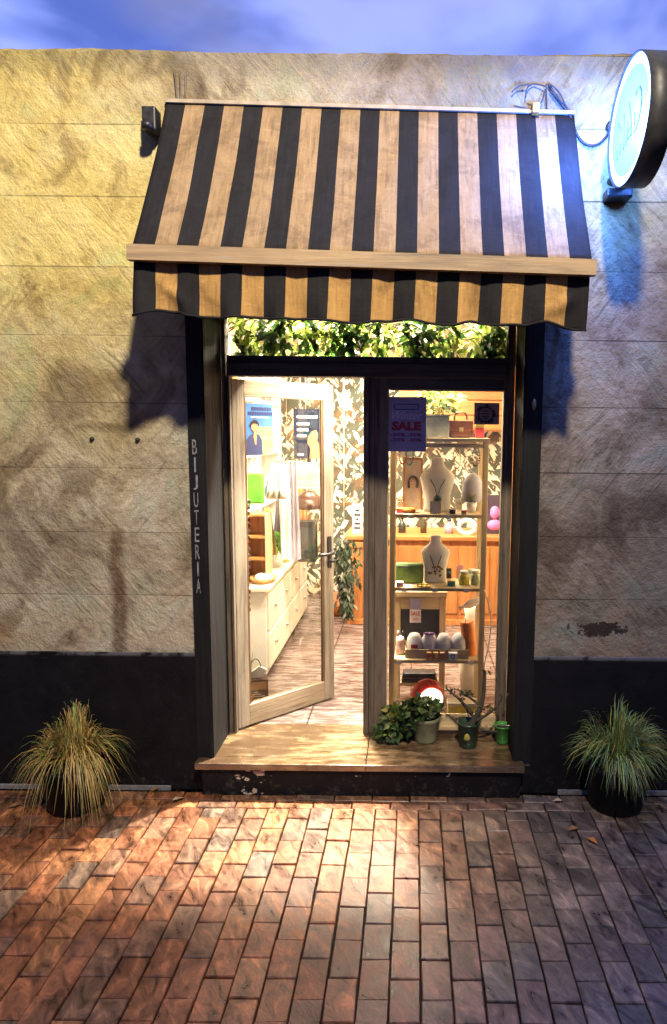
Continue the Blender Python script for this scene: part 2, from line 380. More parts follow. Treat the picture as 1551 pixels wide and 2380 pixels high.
M_red = basic('red_ink', (0.52, 0.03, 0.03), 0.5, 0.15, 30)
M_chrome = basic('brushed_metal', (0.55, 0.53, 0.50), 0.3, 0.15, 30, metal=0.9)

# sill: worn stone polished by feet
def sill_mat():
    m, nt, b = new_mat('polished_worn_stone')
    p = POS(nt); n = NOISE(nt, MAPV(nt, p, scale=(3, 13, 13)), 2.0, 9, 0.7, 0.3); n2 = NOISE(nt, p, 26, 6, 0.7)
    c = RAMP(nt, n, ((0.3, (0.04, 0.022, 0.012)), (0.46, (0.12, 0.072, 0.036)), (0.6, (0.22, 0.15, 0.085)), (0.75, (0.30, 0.24, 0.165))))
    c = MIX(nt, RNG(nt, n2, .42, .25, 0, .85), c, (0.05, 0.035, 0.025))
    big = NOISE(nt, p, 2.6, 4, .6); c = MIX(nt, RNG(nt, big, .46, .58, 0, .8), c, (0.05, 0.03, 0.017))
    jx = M(nt, 'ABSOLUTE', M(nt, 'ADD', M(nt, 'SUBTRACT', nd(nt, 'ShaderNodeSeparateXYZ', {0: p}).outputs[0], -.235), M(nt, 'MULTIPLY', M(nt, 'SUBTRACT', n2, .5), .03)))
    c = MIX(nt, RNG(nt, jx, .005, .003), c, (0.02, 0.014, 0.01))
    nt.links.new(c, b.inputs['Base Color'])
    nt.links.new(RNG(nt, n, .3, .7, .10, .28), b.inputs['Roughness']); b.inputs['IOR'].default_value = 1.9; b.inputs['Specular IOR Level'].default_value = .6
    BUMP(nt, b, M(nt, 'ADD', n, M(nt, 'MULTIPLY', n2, .4)), 0.2, 0.008)
    return m
M_sill = sill_mat()

# ------------------------------------------------------------------ setting: ground, pavement, shop floor
def brick_ground(name):
    m, nt, b = new_mat(name)
    p = POS(nt); sp = nd(nt, 'ShaderNodeSeparateXYZ', {0: p})
    br = nd(nt, 'ShaderNodeTexBrick', {'Vector': nd(nt, 'ShaderNodeCombineXYZ', {0: sp.outputs[1], 1: sp.outputs[0], 2: 0.0}).outputs[0], 'Color1': (0.17, 0.085, 0.055, 1), 'Color2': (0.10, 0.06, 0.045, 1), 'Mortar': (0.02, 0.017, 0.015, 1),
             'Scale': 1.0, 'Mortar Size': 0.004, 'Brick Width': 0.176, 'Row Height': 0.11})
    n = NOISE(nt, p, 18, 6, .7)
    nt.links.new(MIX(nt, RNG(nt, n, .35, .7, 0, .6), br.outputs[0], (0.06, 0.045, 0.04)), b.inputs['Base Color'])
    b.inputs['Roughness'].default_value = .6
    BUMP(nt, b, M(nt, 'SUBTRACT', n, br.outputs['Fac']), .4, .006)
    return m
g = MB(); g.quad([(-60, -60, -0.03), (60, -60, -0.03), (60, 60, -0.03), (-60, 60, -0.03)])
tag(g.build('ground', brick_ground('brick_street_surface')), kind='structure')

def paver_mat():
    m, nt, b = new_mat('clay_pavers')
    a = nd(nt, 'ShaderNodeAttribute', attribute_name='tint').outputs['Color']
    p = POS(nt); n = NOISE(nt, MAPV(nt, MAPV(nt, p, rot=(0, 0, R(-30))), scale=(1.2, .5, 1)), 16, 8, .72, .8); n2 = NOISE(nt, p, 90, 4, .7); n3 = NOISE(nt, p, 2.2, 5, .6)
    c = MIX(nt, 1.0, a, RAMP(nt, n, ((.34, (.20, .18, .20)), (.45, (.72, .70, .72)), (.55, (1.2, 1.15, 1.1)), (.66, (2.3, 2.1, 1.75)))), 'MULTIPLY')
    n6 = NOISE(nt, p, 5.5, 6, .65, .5)
    c = MIX(nt, RNG(nt, n6, .50, .64, 0, .7), c, MIX(nt, 1.0, c, (.38, .36, .38), 'MULTIPLY'))
    c = MIX(nt, RNG(nt, n3, .55, .75, 0, .35), c, (0.07, 0.06, 0.06))
    c = MIX(nt, RNG(nt, n2, .36, .22, 0, .7), c, (0.03, 0.022, 0.02))
    nt.links.new(c, b.inputs['Base Color'])
    nt.links.new(RNG(nt, n, .3, .7, .26, .55), b.inputs['Roughness'])
    b.inputs['Specular IOR Level'].default_value = 0.8
    BUMP(nt, b, M(nt, 'ADD', n, M(nt, 'MULTIPLY', n2, .35)), .45, .006)
    return m
def paver(mb, x0, x1, y0, y1):
    gx = 0.0022 + random.random() * .0012; bv = random.uniform(.002, .0035); h = random.uniform(-.004, .003)
    tx, ty = random.uniform(-.02, .02), random.uniform(-.02, .02)
    x0 += gx; x1 -= gx; y0 += gx; y1 -= gx; cx, cy = (x0 + x1) / 2, (y0 + y1) / 2
    t = random.random()
    gr = min(max((x0 + .3) / .9, 0), 1) * .75          # blue sign light on the right is painted into the tint as grey
    if t < .42: c = (0.23, 0.105, 0.055)
    elif t < .68: c = (0.19, 0.115, 0.078)
    elif t < .80: c = (0.15, 0.115, 0.095)
    else: c = (0.29, 0.15, 0.075)
    c = (c[0] * .84, c[1] * .70, c[2] * .60); lum = (c[0] + c[1] + c[2]) / 3; c = tuple(q + (lum * g_ - q) * gr for q, g_ in zip(c, (1.02, .98, .98)))  # warm light painted into the tint, kept strongest on the left
    k = random.uniform(.8, 1.2); c = tuple(q * k for q in c)
    def zz(x, y, d): return h + (x - cx) * tx + (y - cy) * ty - d
    j = [random.uniform(-.0022, .0022) for _ in range(8)]
    lo = [(x0 + j[0], y0 + j[1]), (x1 + j[2], y0 + j[3]), (x1 + j[4], y1 + j[5]), (x0 + j[6], y1 + j[7])]
    top = [(x + (bv if x < cx else -bv), y + (bv if y < cy else -bv)) for x, y in lo]
    A = [mb.bm.verts.new((x, y, -0.028)) for x, y in lo]
    B = [mb.bm.verts.new((x, y, zz(x, y, .004))) for x, y in lo]
    C = [mb.bm.verts.new((x, y, zz(x, y, 0))) for x, y in top]
    fs = [mb._f(C, 0)]
    for k in range(4):
        k2 = (k + 1) % 4
        fs += [mb._f([A[k], A[k2], B[k2], B[k]]), mb._f([B[k], B[k2], C[k2], C[k]], 0, False)]
    for f in fs:
        if f: mb.paint(f, c)
mb = MB()
BW, BL = .11, .178
for row in range(2):                                    # two courses laid along the wall
    y1 = -.035 - row * .075; x = -4.0 - (row * .1)
    while x < 4.0:
        paver(mb, x, x + .2, y1 - .075, y1); x += .2
yb = -.035 - .15
for i in range(-40, 36):
    off = 0 if i % 2 else BL / 2
    y = yb
    first = True
    while y > -3.6:
        L = BL - (off if first else 0); first = False
        paver(mb, .045 + i * BW, .045 + (i + 1) * BW, max(y - L, -3.7), y); y -= L
pav = tag(mb.build('pavement', paver_mat(), recalc=True), kind='structure')
mb = MB(); mb.quad([(-4.2, -3.75, -.0275), (4.2, -3.75, -.0275), (4.2, .2, -.0275), (-4.2, .2, -.0275)])
tag(mb.build('pavement_bed', basic('sand_joint', (0.02, 0.016, 0.013), .95, .4, 60, bump=.3)), kind='structure')

# ------------------------------------------------------------------ the shop building
XL, XR = -1.06, 0.56                    # door opening
XLo, XRo = -1.135, 0.643                # outer edges of the black surround
ZS = 0.184                              # sill and shop floor
ZT = 2.60                               # head of the opening
YR = 0.28                               # plane of the door frame
ZW = 3.70                               # top of the wall
ZP = 0.757                              # top of the plinth
shop = thing('shop_building', (-.25, 0, 0), 'low plastered corner shop with black plinth and glazed wooden door', 'shop')
mb = MB()
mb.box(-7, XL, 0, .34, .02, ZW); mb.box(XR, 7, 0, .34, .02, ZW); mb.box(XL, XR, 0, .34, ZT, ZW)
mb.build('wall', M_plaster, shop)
# crumbling top course
mb = MB(); n = 520; prev = None; x0, x1 = -7, 7
for i in range(n + 1):
    x = x0 + (x1 - x0) * i / n
    a = random.uniform(-.006, .006); zz = ZW + .03 + .005 * math.sin(i * .13) + .006 * math.sin(i * .041 + 1) + random.uniform(-.003, .003)
    yb_ = .004 + random.uniform(-.002, .002)
    ring = [mb.bm.verts.new(q) for q in ((x, .012, ZW - .02), (x, yb_ + .001, ZW + .001), (x, yb_ + .022, zz - .012 + a * .4), (x, .07, zz + .012), (x, .36, zz), (x, .36, ZW - .03))]
    if prev:
        for k in range(6): mb._f([prev[k], prev[(k + 1) % 6], ring[(k + 1) % 6], ring[k]], 0, True)
    prev = ring
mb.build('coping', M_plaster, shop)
# plinth
mb = MB()
mb.box(-7, XLo - .001, -.016, -.0005, .0, ZP); mb.box(XRo + .001, 7, -.016, -.0005, .0, ZP)
mb.build('plinth', M_plinth, shop)
for q0, q1 in ((XLo, -1.1005), (.5855, XRo)):
    mb = MB(); mb.box(q0, q1, -.0155, -.0005, .0, ZS - .036); mb.build('plinth', M_plinth, shop)
mb = MB(); mb.box(-7, XLo - .15, -.03, -.0165, -.0, .022); mb.box(XRo + .15, 7, -.03, -.0165, 0, .022)
mb.build('plinth_foot', basic('grey_mortar', (0.16, 0.155, 0.16), .9, .4, 30, bump=.5), shop)
# door step
mb = MB(); mb.box(-1.10, .585, -.065, .275, 0.0, ZS - .035)
mb.build('step_riser', M_riser, shop)
mb = MB(); mb.box(-1.135, .603, -.088, -.002, ZS - .035, ZS, bev=.006); mb.box(XL + .002, XR - .002, -.0019, .40, ZS - .035, ZS - .0008)
mb.build('doorstep', M_sill, shop)
# black surround
jl = MB(); jl.box(XLo, XL - .0, -.022, -.0005, ZS + .001, ZT + .08); jl.box(XL - .012, XL + .004, -.030, -.0225, ZS + .001, ZT + .08)
jl.box(XL + .0005, XL + .012, -.0222, YR, ZS + .001, ZT)
jamb = jl.build('door_jamb', M_jamb, shop)
jr = MB(); jr.box(XR, XRo, -.022, -.0005, ZS + .001, ZT + .08); jr.box(XR - .004, XR + .012, -.030, -.0225, ZS + .001, ZT + .08)
jr.box(XR - .012, XR - .0005, -.0222, YR, ZS + .001, ZT)
jr.build('door_jamb', M_jamb, shop)
mb = MB(); mb.box(XL + .0125, XR - .0125, -.0222, YR, ZT - .012, ZT - .0005); mb.box(XLo, XRo, -.024, -.0232, ZT + .081, ZT + .15); mb.build('door_lintel', M_jamb, shop)
# worn painted word down the jamb
M_letter = basic('worn_white_lettering', (0.19, 0.195, 0.22), .7, .5, 45, dark=(0.03, 0.03, 0.035))
zt = P(455, 1018, -.023).z; zb = P(466, 1382, -.023).z
word = 'BIJUTERIA'; st = (zt - zb) / len(word)
for k, ch in enumerate(word):
    zc = zt - st * (k + .5)
    text(ch, .07, M_letter, jamb, Matrix.Translation(Vector((XLo + .030, -.0228, zc)) - ORG[shop.name]) @ FRONT, 'lettering', width=(.008 if ch == 'I' else .023), height=st * .84)

# brown frame in the recess: stiles, mullion, transom bar, top glazing
XM0, XM1 = -.275, -.214                 # mullion
TZ0, TZ1 = 2.215, 2.325                 # transom bar
mb = MB()
mb.box(XL + .0125, XL + .034, YR + .001, YR + .09, ZS, ZT - .013, bev=.004); mb.box(XL + .0345, XL + .043, YR + .02, YR + .08, ZS, TZ0); mb.box(XL + .0435, XL + .058, YR - .012, YR + .06, ZS, TZ0, bev=.003); mb.build('frame_stile', M_frame, shop)
mb = MB()
mb.box(XR - .055, XR - .0125, YR + .001, YR + .09, ZS, ZT - .013, bev=.004); mb.box(XR - .068, XR - .0555, YR + .02, YR + .08, ZS, TZ0)
mb.build('frame_stile', M_frame, shop)
mb = MB(); mb.box(XM0, XM1 - .031, YR - .005, YR + .085, ZS, TZ0 - .001, bev=.004); mb.box(XM1 - .0305, XM1, YR + .012, YR + .08, ZS, TZ0 - .001, bev=.004)
mb.build('mullion', M_frame, shop)
mb = MB(); mb.box(XL + .0445, XR - .056, YR - .012, YR + .09, TZ0, TZ1 - .035, bev=.005); mb.box(XL + .0445, XR - .056, YR - .004, YR + .08, TZ1 - .034, TZ1, bev=.004)
mb.box(XL + .0445, XR - .056, YR + .001, YR + .09, ZT - .06, ZT - .014)
mb.build('transom_bar', M_frameh, shop)
mb = MB(); mb.box(XL + .0455, XR - .057, YR + .04, YR + .045, TZ1 + .001, ZT - .061)
mb.build('transom_glass', M_glass, shop)
# fixed glazed leaf on the right
gx0, gx1 = P(899, 1400, YR + .03).x, P(1172, 1400, YR + .03).x
gz1, gz0 = P(1040, 906, YR + .03).z, ZS + .105
mb = MB()
mb.box(XM1 + .001, gx0, YR + .012, YR + .06, ZS + .002, TZ0 - .002, bev=.004)
mb.box(gx1, XR - .069, YR + .012, YR + .06, ZS + .002, TZ0 - .002, bev=.004)
fl = mb.build('fixed_leaf', M_frame, shop)
mb = MB(); mb.box(gx0 + .0005, gx1 - .0005, YR + .014, YR + .058, gz1, TZ0 - .002, bev=.003)
mb.build('top_rail', M_frameh, fl)
mb = MB(); mb.box(gx0 + .0005, gx1 - .0005, YR + .014, YR + .058, ZS + .002, gz0, bev=.003); mb.box(gx0 + .001, gx1 - .001, YR - .005, YR + .0135, ZS + .03, ZS + .05)
mb.build('bottom_rail', M_pinex, fl)
mb = MB()
for a, b_, c_, d_ in ((gx0, gx0 + .008, gz0, gz1), (gx1 - .008, gx1, gz0, gz1), (gx0 + .0085, gx1 - .0085, gz1 - .008, gz1), (gx0 + .0085, gx1 - .0085, gz0, gz0 + .008)):
    mb.box(a + .0005, b_ - .0005, YR + .02, YR + .03, c_ + .0005, d_ - .0005)
mb.build('glazing_bead', M_pine, fl)
mb = MB(); mb.box(gx0 + .001, gx1 - .001, YR + .032, YR + .036, gz0 + .001, gz1 - .001); mb.build('glass_pane', M_glass, fl)
# open leaf on the left, hinged on the outer stile
LW, LA = .695, 44.0; LZ0, LZ1 = ZS + .012, TZ0 - .012
sw, rb, rt = .075, .125, .095
lf = MB(); lf.box(0, sw, 0, .045, LZ0, LZ1, bev=.005); lf.box(LW - sw, LW, 0, .045, LZ0, LZ1, bev=.005)
leaf = lf.build('door_leaf', M_leaf, shop, origin=Vector((0, 0, 0)))
HINGE = Vector((XL + .060, YR + .02, 0))
leaf.location = HINGE - ORG[shop.name]; leaf.rotation_euler = (0, 0, R(LA))
LEAFM = Matrix.Translation(HINGE) @ Matrix.Rotation(R(LA), 4, 'Z')
mb = MB(); mb.box(sw + .0005, LW - sw - .0005, .002, .043, LZ0, LZ0 + rb, bev=.004); mb.build('door_rail', M_leafh, leaf, origin=Vector((0, 0, 0)))
mb = MB(); mb.box(sw + .0005, LW - sw - .0005, .002, .043, LZ1 - rt, LZ1, bev=.004)
mb.build('door_rail', M_leafh, leaf, origin=Vector((0, 0, 0)))
mb = MB(); mb.box(sw + .001, LW - sw - .001, .020, .024, LZ0 + rb + .001, LZ1 - rt - .001); mb.build('glass_pane', M_glass, leaf, origin=Vector((0, 0, 0)))
mb = MB()
for sx_ in (sw + .001, LW - sw - .014):
    mb.box(sx_, sx_ + .013, .006, .019, LZ0 + rb, LZ1 - rt)
mb.build('glazing_bead', wood('dark_bead', (0.13, 0.07, 0.035), (0.06, 0.03, 0.015)), leaf, origin=Vector((0, 0, 0)))
hz = P(770, 1285, .72).z
mb = MB(); mb.box(LW - .052, LW - .022, -.008, -.0005, hz - .10, hz + .10, bev=.003)
mb.tube([(LW - .037, -.008, hz), (LW - .037, -.05, hz)], .009, 10); mb.tube([(LW - .037, -.05, hz), (LW - .09, -.055, hz - .004), (LW - .15, -.052, hz)], .010, 10)
mb.lathe([(0, 0), (.024, .0), (.026, .012), (0, .02)], (LW - .037, -.03, hz - .06), 14)
mb.build('door_handle', M_black, leaf, origin=Vector((0, 0, 0)))

# ------------------------------------------------------------------ shop interior shell
RX0, RX1, RY1, RZ = -1.50, 1.08, 3.55, 2.78
def wallpaper():
    m, nt, b = new_mat('leaf_pattern_wallpaper')
    v = OBJ(nt)
    sm = RNG(nt, NOISE(nt, v, 7, 1), .44, .56)
    l1 = NOISE(nt, MAPV(nt, MAPV(nt, v, rot=(0, R(40), 0)), scale=(26, 1, 9)), 1.0, 2, .5, .5); l2 = NOISE(nt, MAPV(nt, MAPV(nt, v, rot=(0, R(-35), 0)), scale=(24, 1, 8)), 1.0, 2, .5, .5)
    lv = M(nt, 'ADD', M(nt, 'MULTIPLY', l1, sm), M(nt, 'MULTIPLY', l2, M(nt, 'SUBTRACT', 1, sm)))
    tone = NOISE(nt, v, 4.5, 3)
    light = RAMP(nt, tone, ((.35, (.62, .48, .28)), (.5, (.70, .62, .48)), (.65, (.60, .58, .52))))
    dk = RAMP(nt, tone, ((.35, (.16, .09, .04)), (.5, (.05, .05, .035)), (.65, (.08, .10, .07))))
    mid = (.30, .25, .17)
    col = MIX(nt, RNG(nt, lv, .55, .525), light, mid)
    col = MIX(nt, RNG(nt, lv, .52, .50), col, dk)
    nt.links.new(col, b.inputs['Base Color']); b.inputs['Roughness'].default_value = .7
    return m
M_wp = wallpaper()
M_in = basic('warm_white_interior_paint', (0.78, 0.72, 0.62), .8, .08, 3)
mb = MB(); mb.box(RX0, RX1, RY1, RY1 + .05, ZS, RZ); mb.build('interior_back_wall', M_wp, shop)
mb = MB(); mb.box(RX0 - .05, RX0 - .001, .345, RY1 + .05, ZS, RZ); mb.box(RX1 + .001, RX1 + .05, .345, RY1 + .05, ZS, RZ)
mb.box(RX0, XL - .001, .342, .36, ZS, RZ); mb.box(XR + .001, RX1, .342, .36, ZS, RZ); mb.box(XL - .0005, XR + .0005, .342, .36, ZT, RZ)
mb.build('interior_wall', M_in, shop)
mb = MB(); mb.box(RX0 - .05, RX1 + .05, .345, RY1 + .05, RZ + .001, RZ + .06); mb.build('ceiling', M_in, shop)
mb = MB(); mb.box(-7, 7, .345, 5.5, 3.2, 3.3); mb.box(-7, 7, 5.2, 5.5, 0, 3.19); mb.box(-7, -6.7, .345, 5.19, 0, 3.19); mb.box(6.7, 7, .345, 5.19, 0, 3.19)
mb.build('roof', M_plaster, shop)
def floor_mat():
    m, nt, b = new_mat('worn_floor_tiles')
    p = POS(nt); sp = nd(nt, 'ShaderNodeSeparateXYZ', {0: p})
    br = nd(nt, 'ShaderNodeTexBrick', {'Vector': nd(nt, 'ShaderNodeCombineXYZ', {0: sp.outputs[0], 1: sp.outputs[1], 2: 0.0}).outputs[0], 'Scale': 1.0, 'Mortar Size': .006, 'Brick Width': .62, 'Row Height': .62}, offset=0.0)
    n = NOISE(nt, MAPV(nt, p, scale=(3, 14, 1)), 2.5, 7, .65, .5)
    c = RAMP(nt, n, ((.32, (.04, .024, .020)), (.48, (.13, .09, .08)), (.58, (.21, .165, .155)), (.7, (.32, .27, .255))))
    nt.links.new(MIX(nt, br.outputs['Fac'], c, (.05, .03, .025)), b.inputs['Base Color'])
    nt.links.new(RNG(nt, n, .3, .7, .18, .35), b.inputs['Roughness'])
    return m
mb = MB(); mb.quad([(RX0, .4005, ZS), (RX1, .4005, ZS), (RX1, RY1, ZS), (RX0, RY1, ZS)]); tag(mb.build('floor', floor_mat()), kind='structure')

# ceiling lamps of the shop, each a panel with its own light
M_lampglow = emit('lit_lamp_panel', (1.0, 0.90, 0.72), 9.0)
def ceiling_lamp(x, y, lab, pw, sx=.5, sy=.5):
    t = thing('ceiling_lamp', (x, y, RZ), lab, 'lamp', 'square ceiling lamps in the shop')
    m = MB(); m.box(x - sx / 2 - .02, x + sx / 2 + .02, y - sy / 2 - .02, y + sy / 2 + .02, RZ - .045, RZ - .001, bev=.004); m.build('lamp_housing', M_white, t)
    m = MB(); m.box(x - sx / 2, x + sx / 2, y - sy / 2, y + sy / 2, RZ - .052, RZ - .0455); m.build('diffuser', M_lampglow, t)
    l = bpy.data.lights.new('ceiling_lamp_light', 'AREA'); l.energy = pw; l.shape = 'RECTANGLE'; l.size = sx; l.size_y = sy; l.color = (1.0, .84, .62)
    o = bpy.data.objects.new('ceiling_lamp_light', l); COL.objects.link(o); o.location = (0, 0, -.06); o.parent = t
    return t
ceiling_lamp(-.55, .62, 'long lit ceiling lamp just inside the open left door', 190, .7, .16)
ceiling_lamp(-.85, 2.1, 'square lit ceiling lamp above the white cabinet', 110)
ceiling_lamp(.20, .55, 'small lit ceiling lamp just inside the fixed window', 150, .4, .25)
ceiling_lamp(-.1, 2.65, 'square lit ceiling lamp above the wooden counter', 75)

t = thing('added_spot_lamp', (-.40, .62, RZ), 'added black spot lamp, unseen under the shop ceiling, brightening the doorstep', 'lamp')  # unseen lamp added to throw a bright pool on doorstep and paving
m = MB(); m.box(-.44, -.36, .60, .66, RZ - .02, RZ - .001); m.build('mount', M_black, t)
m = MB(); m.lathe([(.022, .075), (.036, .07), (.042, .0), (.038, .0), (.030, .06), (0, .062)], (0, 0, 0), 18)
aim = (Vector((-.44, -.52, 0)) - Vector((-.40, .62, RZ - .07))).normalized(); q = aim.to_track_quat('-Z', 'Y').to_matrix().to_4x4()
bmesh.ops.transform(m.bm, matrix=Matrix.Translation((-.40, .62, RZ - .09)) @ q, verts=m.bm.verts); m.build('lamp_shade', M_black, t)  # shade of the added spot lamp
l = bpy.data.lights.new('added_spot_lamp_light', 'SPOT'); l.energy = 1700; l.spot_size = R(62); l.spot_blend = .8; l.shadow_soft_size = .035; l.color = (1.0, .90, .72)
o = bpy.data.objects.new('added_spot_lamp_light', l); COL.objects.link(o); o.parent = t; o.location = Vector((0, 0, -.09)) + aim * .012; o.rotation_euler = aim.to_track_quat('-Z', 'Y').to_euler()

# ------------------------------------------------------------------ awning
YF = -.46
A0, A1 = P(386, 240, -.012), P(1335, 268, -.012)
B0, B1 = P(307, 574, YF), P(1377, 610, YF)
def canvas(name, c, dark, sat=1.0):
    m, nt, b = new_mat(name)
    p = OBJ(nt); n = NOISE(nt, p, 6, 8, .7, .6); n2 = NOISE(nt, MAPV(nt, p, scale=(1, 3, 3)), 14, 6, .7, 1.0); wv = NOISE(nt, MAPV(nt, p, scale=(300, 300, 300)), 1, 2)
    cc = MIX(nt, RNG(nt, n, .40, .72, 0, .7), c, dark)
    cc = MIX(nt, RNG(nt, n2, .55, .7, 0, .5), cc, tuple(min(1, x * 1.5) for x in c))
    run = NOISE(nt, MAPV(nt, p, scale=(60, 5, 5)), 1.2, 6, .65, .5)
    cc = MIX(nt, RNG(nt, run, .50, .70, 0, .5), cc, dark); cc = MIX(nt, RNG(nt, run, .46, .32, 0, .4), cc, tuple(min(1, x * 1.45) for x in c))
    nt.links.new(cc, b.inputs['Base Color']); b.inputs['Roughness'].default_value = .9; b.inputs['Specular IOR Level'].default_value = .15
    BUMP(nt, b, M(nt, 'ADD', M(nt, 'MULTIPLY', wv, .3), n2), .4, .006)
    return m
M_tan = canvas('tan_canvas', (0.30, 0.205, 0.115), (0.10, 0.066, 0.042)); M_blk = canvas('black_canvas', (0.018, 0.017, 0.019), (0.010, 0.010, 0.011))
aw = thing('awning', (A0 + A1) / 2, 'black and tan striped canvas awning with scalloped valance over the door', 'awning')
NS, SUB = 21, 4
def stripe_grid(mb, fn, nv, thick):
    nu = NS * SUB; G = [[fn(i / nu, j / nv) for i in range(nu + 1)] for j in range(nv + 1)]
    T = [[mb.bm.verts.new(p) for p in r] for r in G]
    Bk = [[mb.bm.verts.new(p + Vector((0, thick, -thick * .3))) for p in r] for r in G]
    for j in range(nv):
        for i in range(nu):
            mi = (i // SUB) % 2
            mb._f([T[j][i], T[j][i + 1], T[j + 1][i + 1], T[j + 1][i]], mi, True); mb._f([Bk[j][i], Bk[j + 1][i], Bk[j + 1][i + 1], Bk[j][i + 1]], mi, True)
    for i in range(nu):
        mi = (i // SUB) % 2
        mb._f([T[0][i], Bk[0][i], Bk[0][i + 1], T[0][i + 1]], mi); mb._f([T[nv][i], T[nv][i + 1], Bk[nv][i + 1], Bk[nv][i]], mi)
    for j in range(nv):
        mb._f([T[j][0], T[j + 1][0], Bk[j + 1][0], Bk[j][0]], 0); mb._f([T[j][nu], Bk[j][nu], Bk[j + 1][nu], T[j + 1][nu]], 0)
def canopy(u, v):
    p = A0.lerp(A1, u).lerp(B0.lerp(B1, u), v)
    sag = .016 * math.sin(math.pi * v) + .004 * math.sin(u * 37 + v * 5) * v * (1 - v) * 4 + .003 * math.sin(u * 91 + v * 9) * math.sin(math.pi * v)
    return p + Vector((0, .45, -.8)).normalized() * sag
mb = MB(); stripe_grid(mb, canopy, 18, .004); mb.build('canopy', [M_blk, M_tan], aw, recalc=False)
VB = [(312, 735), (365, 722), (415, 726), (440, 735), (480, 738), (515, 740), (560, 738), (640, 741), (720, 742), (770, 748), (830, 752), (890, 747), (945, 744), (1000, 753), (1050, 757), (1100, 748), (1160, 757), (1215, 757), (1265, 750), (1320, 763), (1362, 768)]
def vbot(u):
    px = 312 + u * (1362 - 312)
    for (a, b_), (c_, d_) in zip(VB, VB[1:]):
        if px <= c_ + 1e-6:
            t = (px - a) / (c_ - a); t = t * t * (3 - 2 * t); return P(px, b_ + (d_ - b_) * t, YF + .01)
    return P(1362, 768, YF + .01)
C0, C1 = P(311, 604, YF + .01), P(1372, 636, YF + .01)
def valance(u, v):
    p = C0.lerp(C1, u).lerp(vbot(u), v)
    fold = v * (.016 * math.sin(u * 63 + .8 * math.sin(v * 3)) + .010 * math.sin(u * 29 + 1.3) + .006 * math.sin(u * 121))
    e = math.exp(-((u - .085) / .03) ** 2) * math.exp(-((v - .62 - (u - .085) * 6) / .13) ** 2) * .018 + math.exp(-((u - .94) / .03) ** 2) * math.exp(-((v - .62 + (u - .94) * 6) / .13) ** 2) * .028
    return p + Vector((0, -fold - e, 0))
mb = MB(); stripe_grid(mb, valance, 16, .003); mb.build('valance', [M_blk, canvas('warm_lit_tan_canvas', (0.40, 0.235, 0.085), (0.15, 0.085, 0.035))], aw, recalc=False)  # warm lamp light on the valance is put into its cloth colour
mb = MB(); mb.tube([valance(i / 126, 1.0) + Vector((0, 0, .002)) for i in range(127)], .006, 6); mb.build('valance_hem', M_blk, aw)
mb = MB(); o_ = Vector((.0, -.012, 0))
mb.obox(B0 + Vector((-.012, -.010, -.026)), B1 + Vector((.012, -.010, -.026)), .042, .064)
mb.build('front_bar', wood('bleached_timber_bar', (0.36, 0.255, 0.155), (0.16, 0.12, 0.095), 'X', .5, .6, worn=(.30, .28, .29)), aw)
mb = MB(); mb.obox(A0 + Vector((-.0, -.004, .008)), A1 + Vector((0, -.004, .008)), .02, .016); mb.build('wall_batten', basic('faded_batten', (.36, .30, .22), .8, .3, 20), aw)
for s, a, b_ in ((-1, A0, B0), (1, A1, B1)):
    m = MB(); k = Vector((-s * .03, .0, -.03)); z0 = b_.z - .02
    m.tube([(a.x + k.x, -.01, z0 - .1), (b_.x + k.x, YF + .04, z0)], .011, 8); m.tube([(a.x + k.x, -.01, a.z - .08), (b_.x + k.x, YF + .05, b_.z + .03)], .009, 8)
    m.build('awning_arm', M_black, aw)
mb = MB(); q = P(352, 286, -.05); mb.box(q.x - .03, q.x + .035, -.09, -.012, q.z - .045, q.z + .06, bev=.008); mb.lathe([(0, 0), (.028, 0), (.028, .03), (0, .035)], (q.x + .0, -.1, q.z - .05), 12); mb.build('end_bracket', M_black, aw)

# ------------------------------------------------------------------ round illuminated blade sign
SC = Vector((.94, -.40, 3.235)); SR = .252; TH = .08
SM = Matrix.Translation(SC) @ Matrix.Rotation(R(2.5), 4, 'Z')
sg = thing('hanging_sign', (SC.x, 0, SC.z), 'round illuminated turquoise sign with dark rim standing out from the wall', 'sign')
so = ORG[sg.name]
def disc(mb, r0, r1, xa, xb, seg=64):
    """a ring (or disc when r0 == 0) about the sign's axis, between xa and xb along it"""
    def pt(r, x, k): return SM @ Vector((x, r * math.cos(2 * math.pi * k / seg), r * math.sin(2 * math.pi * k / seg)))
    prof = [(r0, xa), (r1, xa), (r1, xb), (r0, xb)]
    if r0 == 0:
        ca, cb = mb.bm.verts.new(SM @ Vector((xa, 0, 0))), mb.bm.verts.new(SM @ Vector((xb, 0, 0)))
        a = [mb.bm.verts.new(pt(r1, xa, k)) for k in range(seg)]; b_ = [mb.bm.verts.new(pt(r1, xb, k)) for k in range(seg)]
        for k in range(seg):
            k2 = (k + 1) % seg; mb._f([ca, a[k], a[k2]]); mb._f([cb, b_[k2], b_[k]]); mb._f([a[k], b_[k], b_[k2], a[k2]], 0, True)
    else:
        rings = [[mb.bm.verts.new(pt(r, x, k)) for k in range(seg)] for r, x in prof]
        for i in range(4):
            A_, B_ = rings[i], rings[(i + 1) % 4]
            for k in range(seg): mb._f([A_[k], A_[(k + 1) % seg], B_[(k + 1) % seg], B_[k]], 0, True)
M_face = emit('lit_turquoise_face', (0.48, 0.76, 0.82), 0.85, .10); M_ring = emit('lit_white_ring', (0.34, 0.55, 1.0), 7.0, .1)
mb = MB(); disc(mb, SR - .006, SR, -TH / 2 - .012, TH / 2 + .012); disc(mb, 0, SR - .007, -.02, .02); mb.build('sign_rim', M_dark, sg)
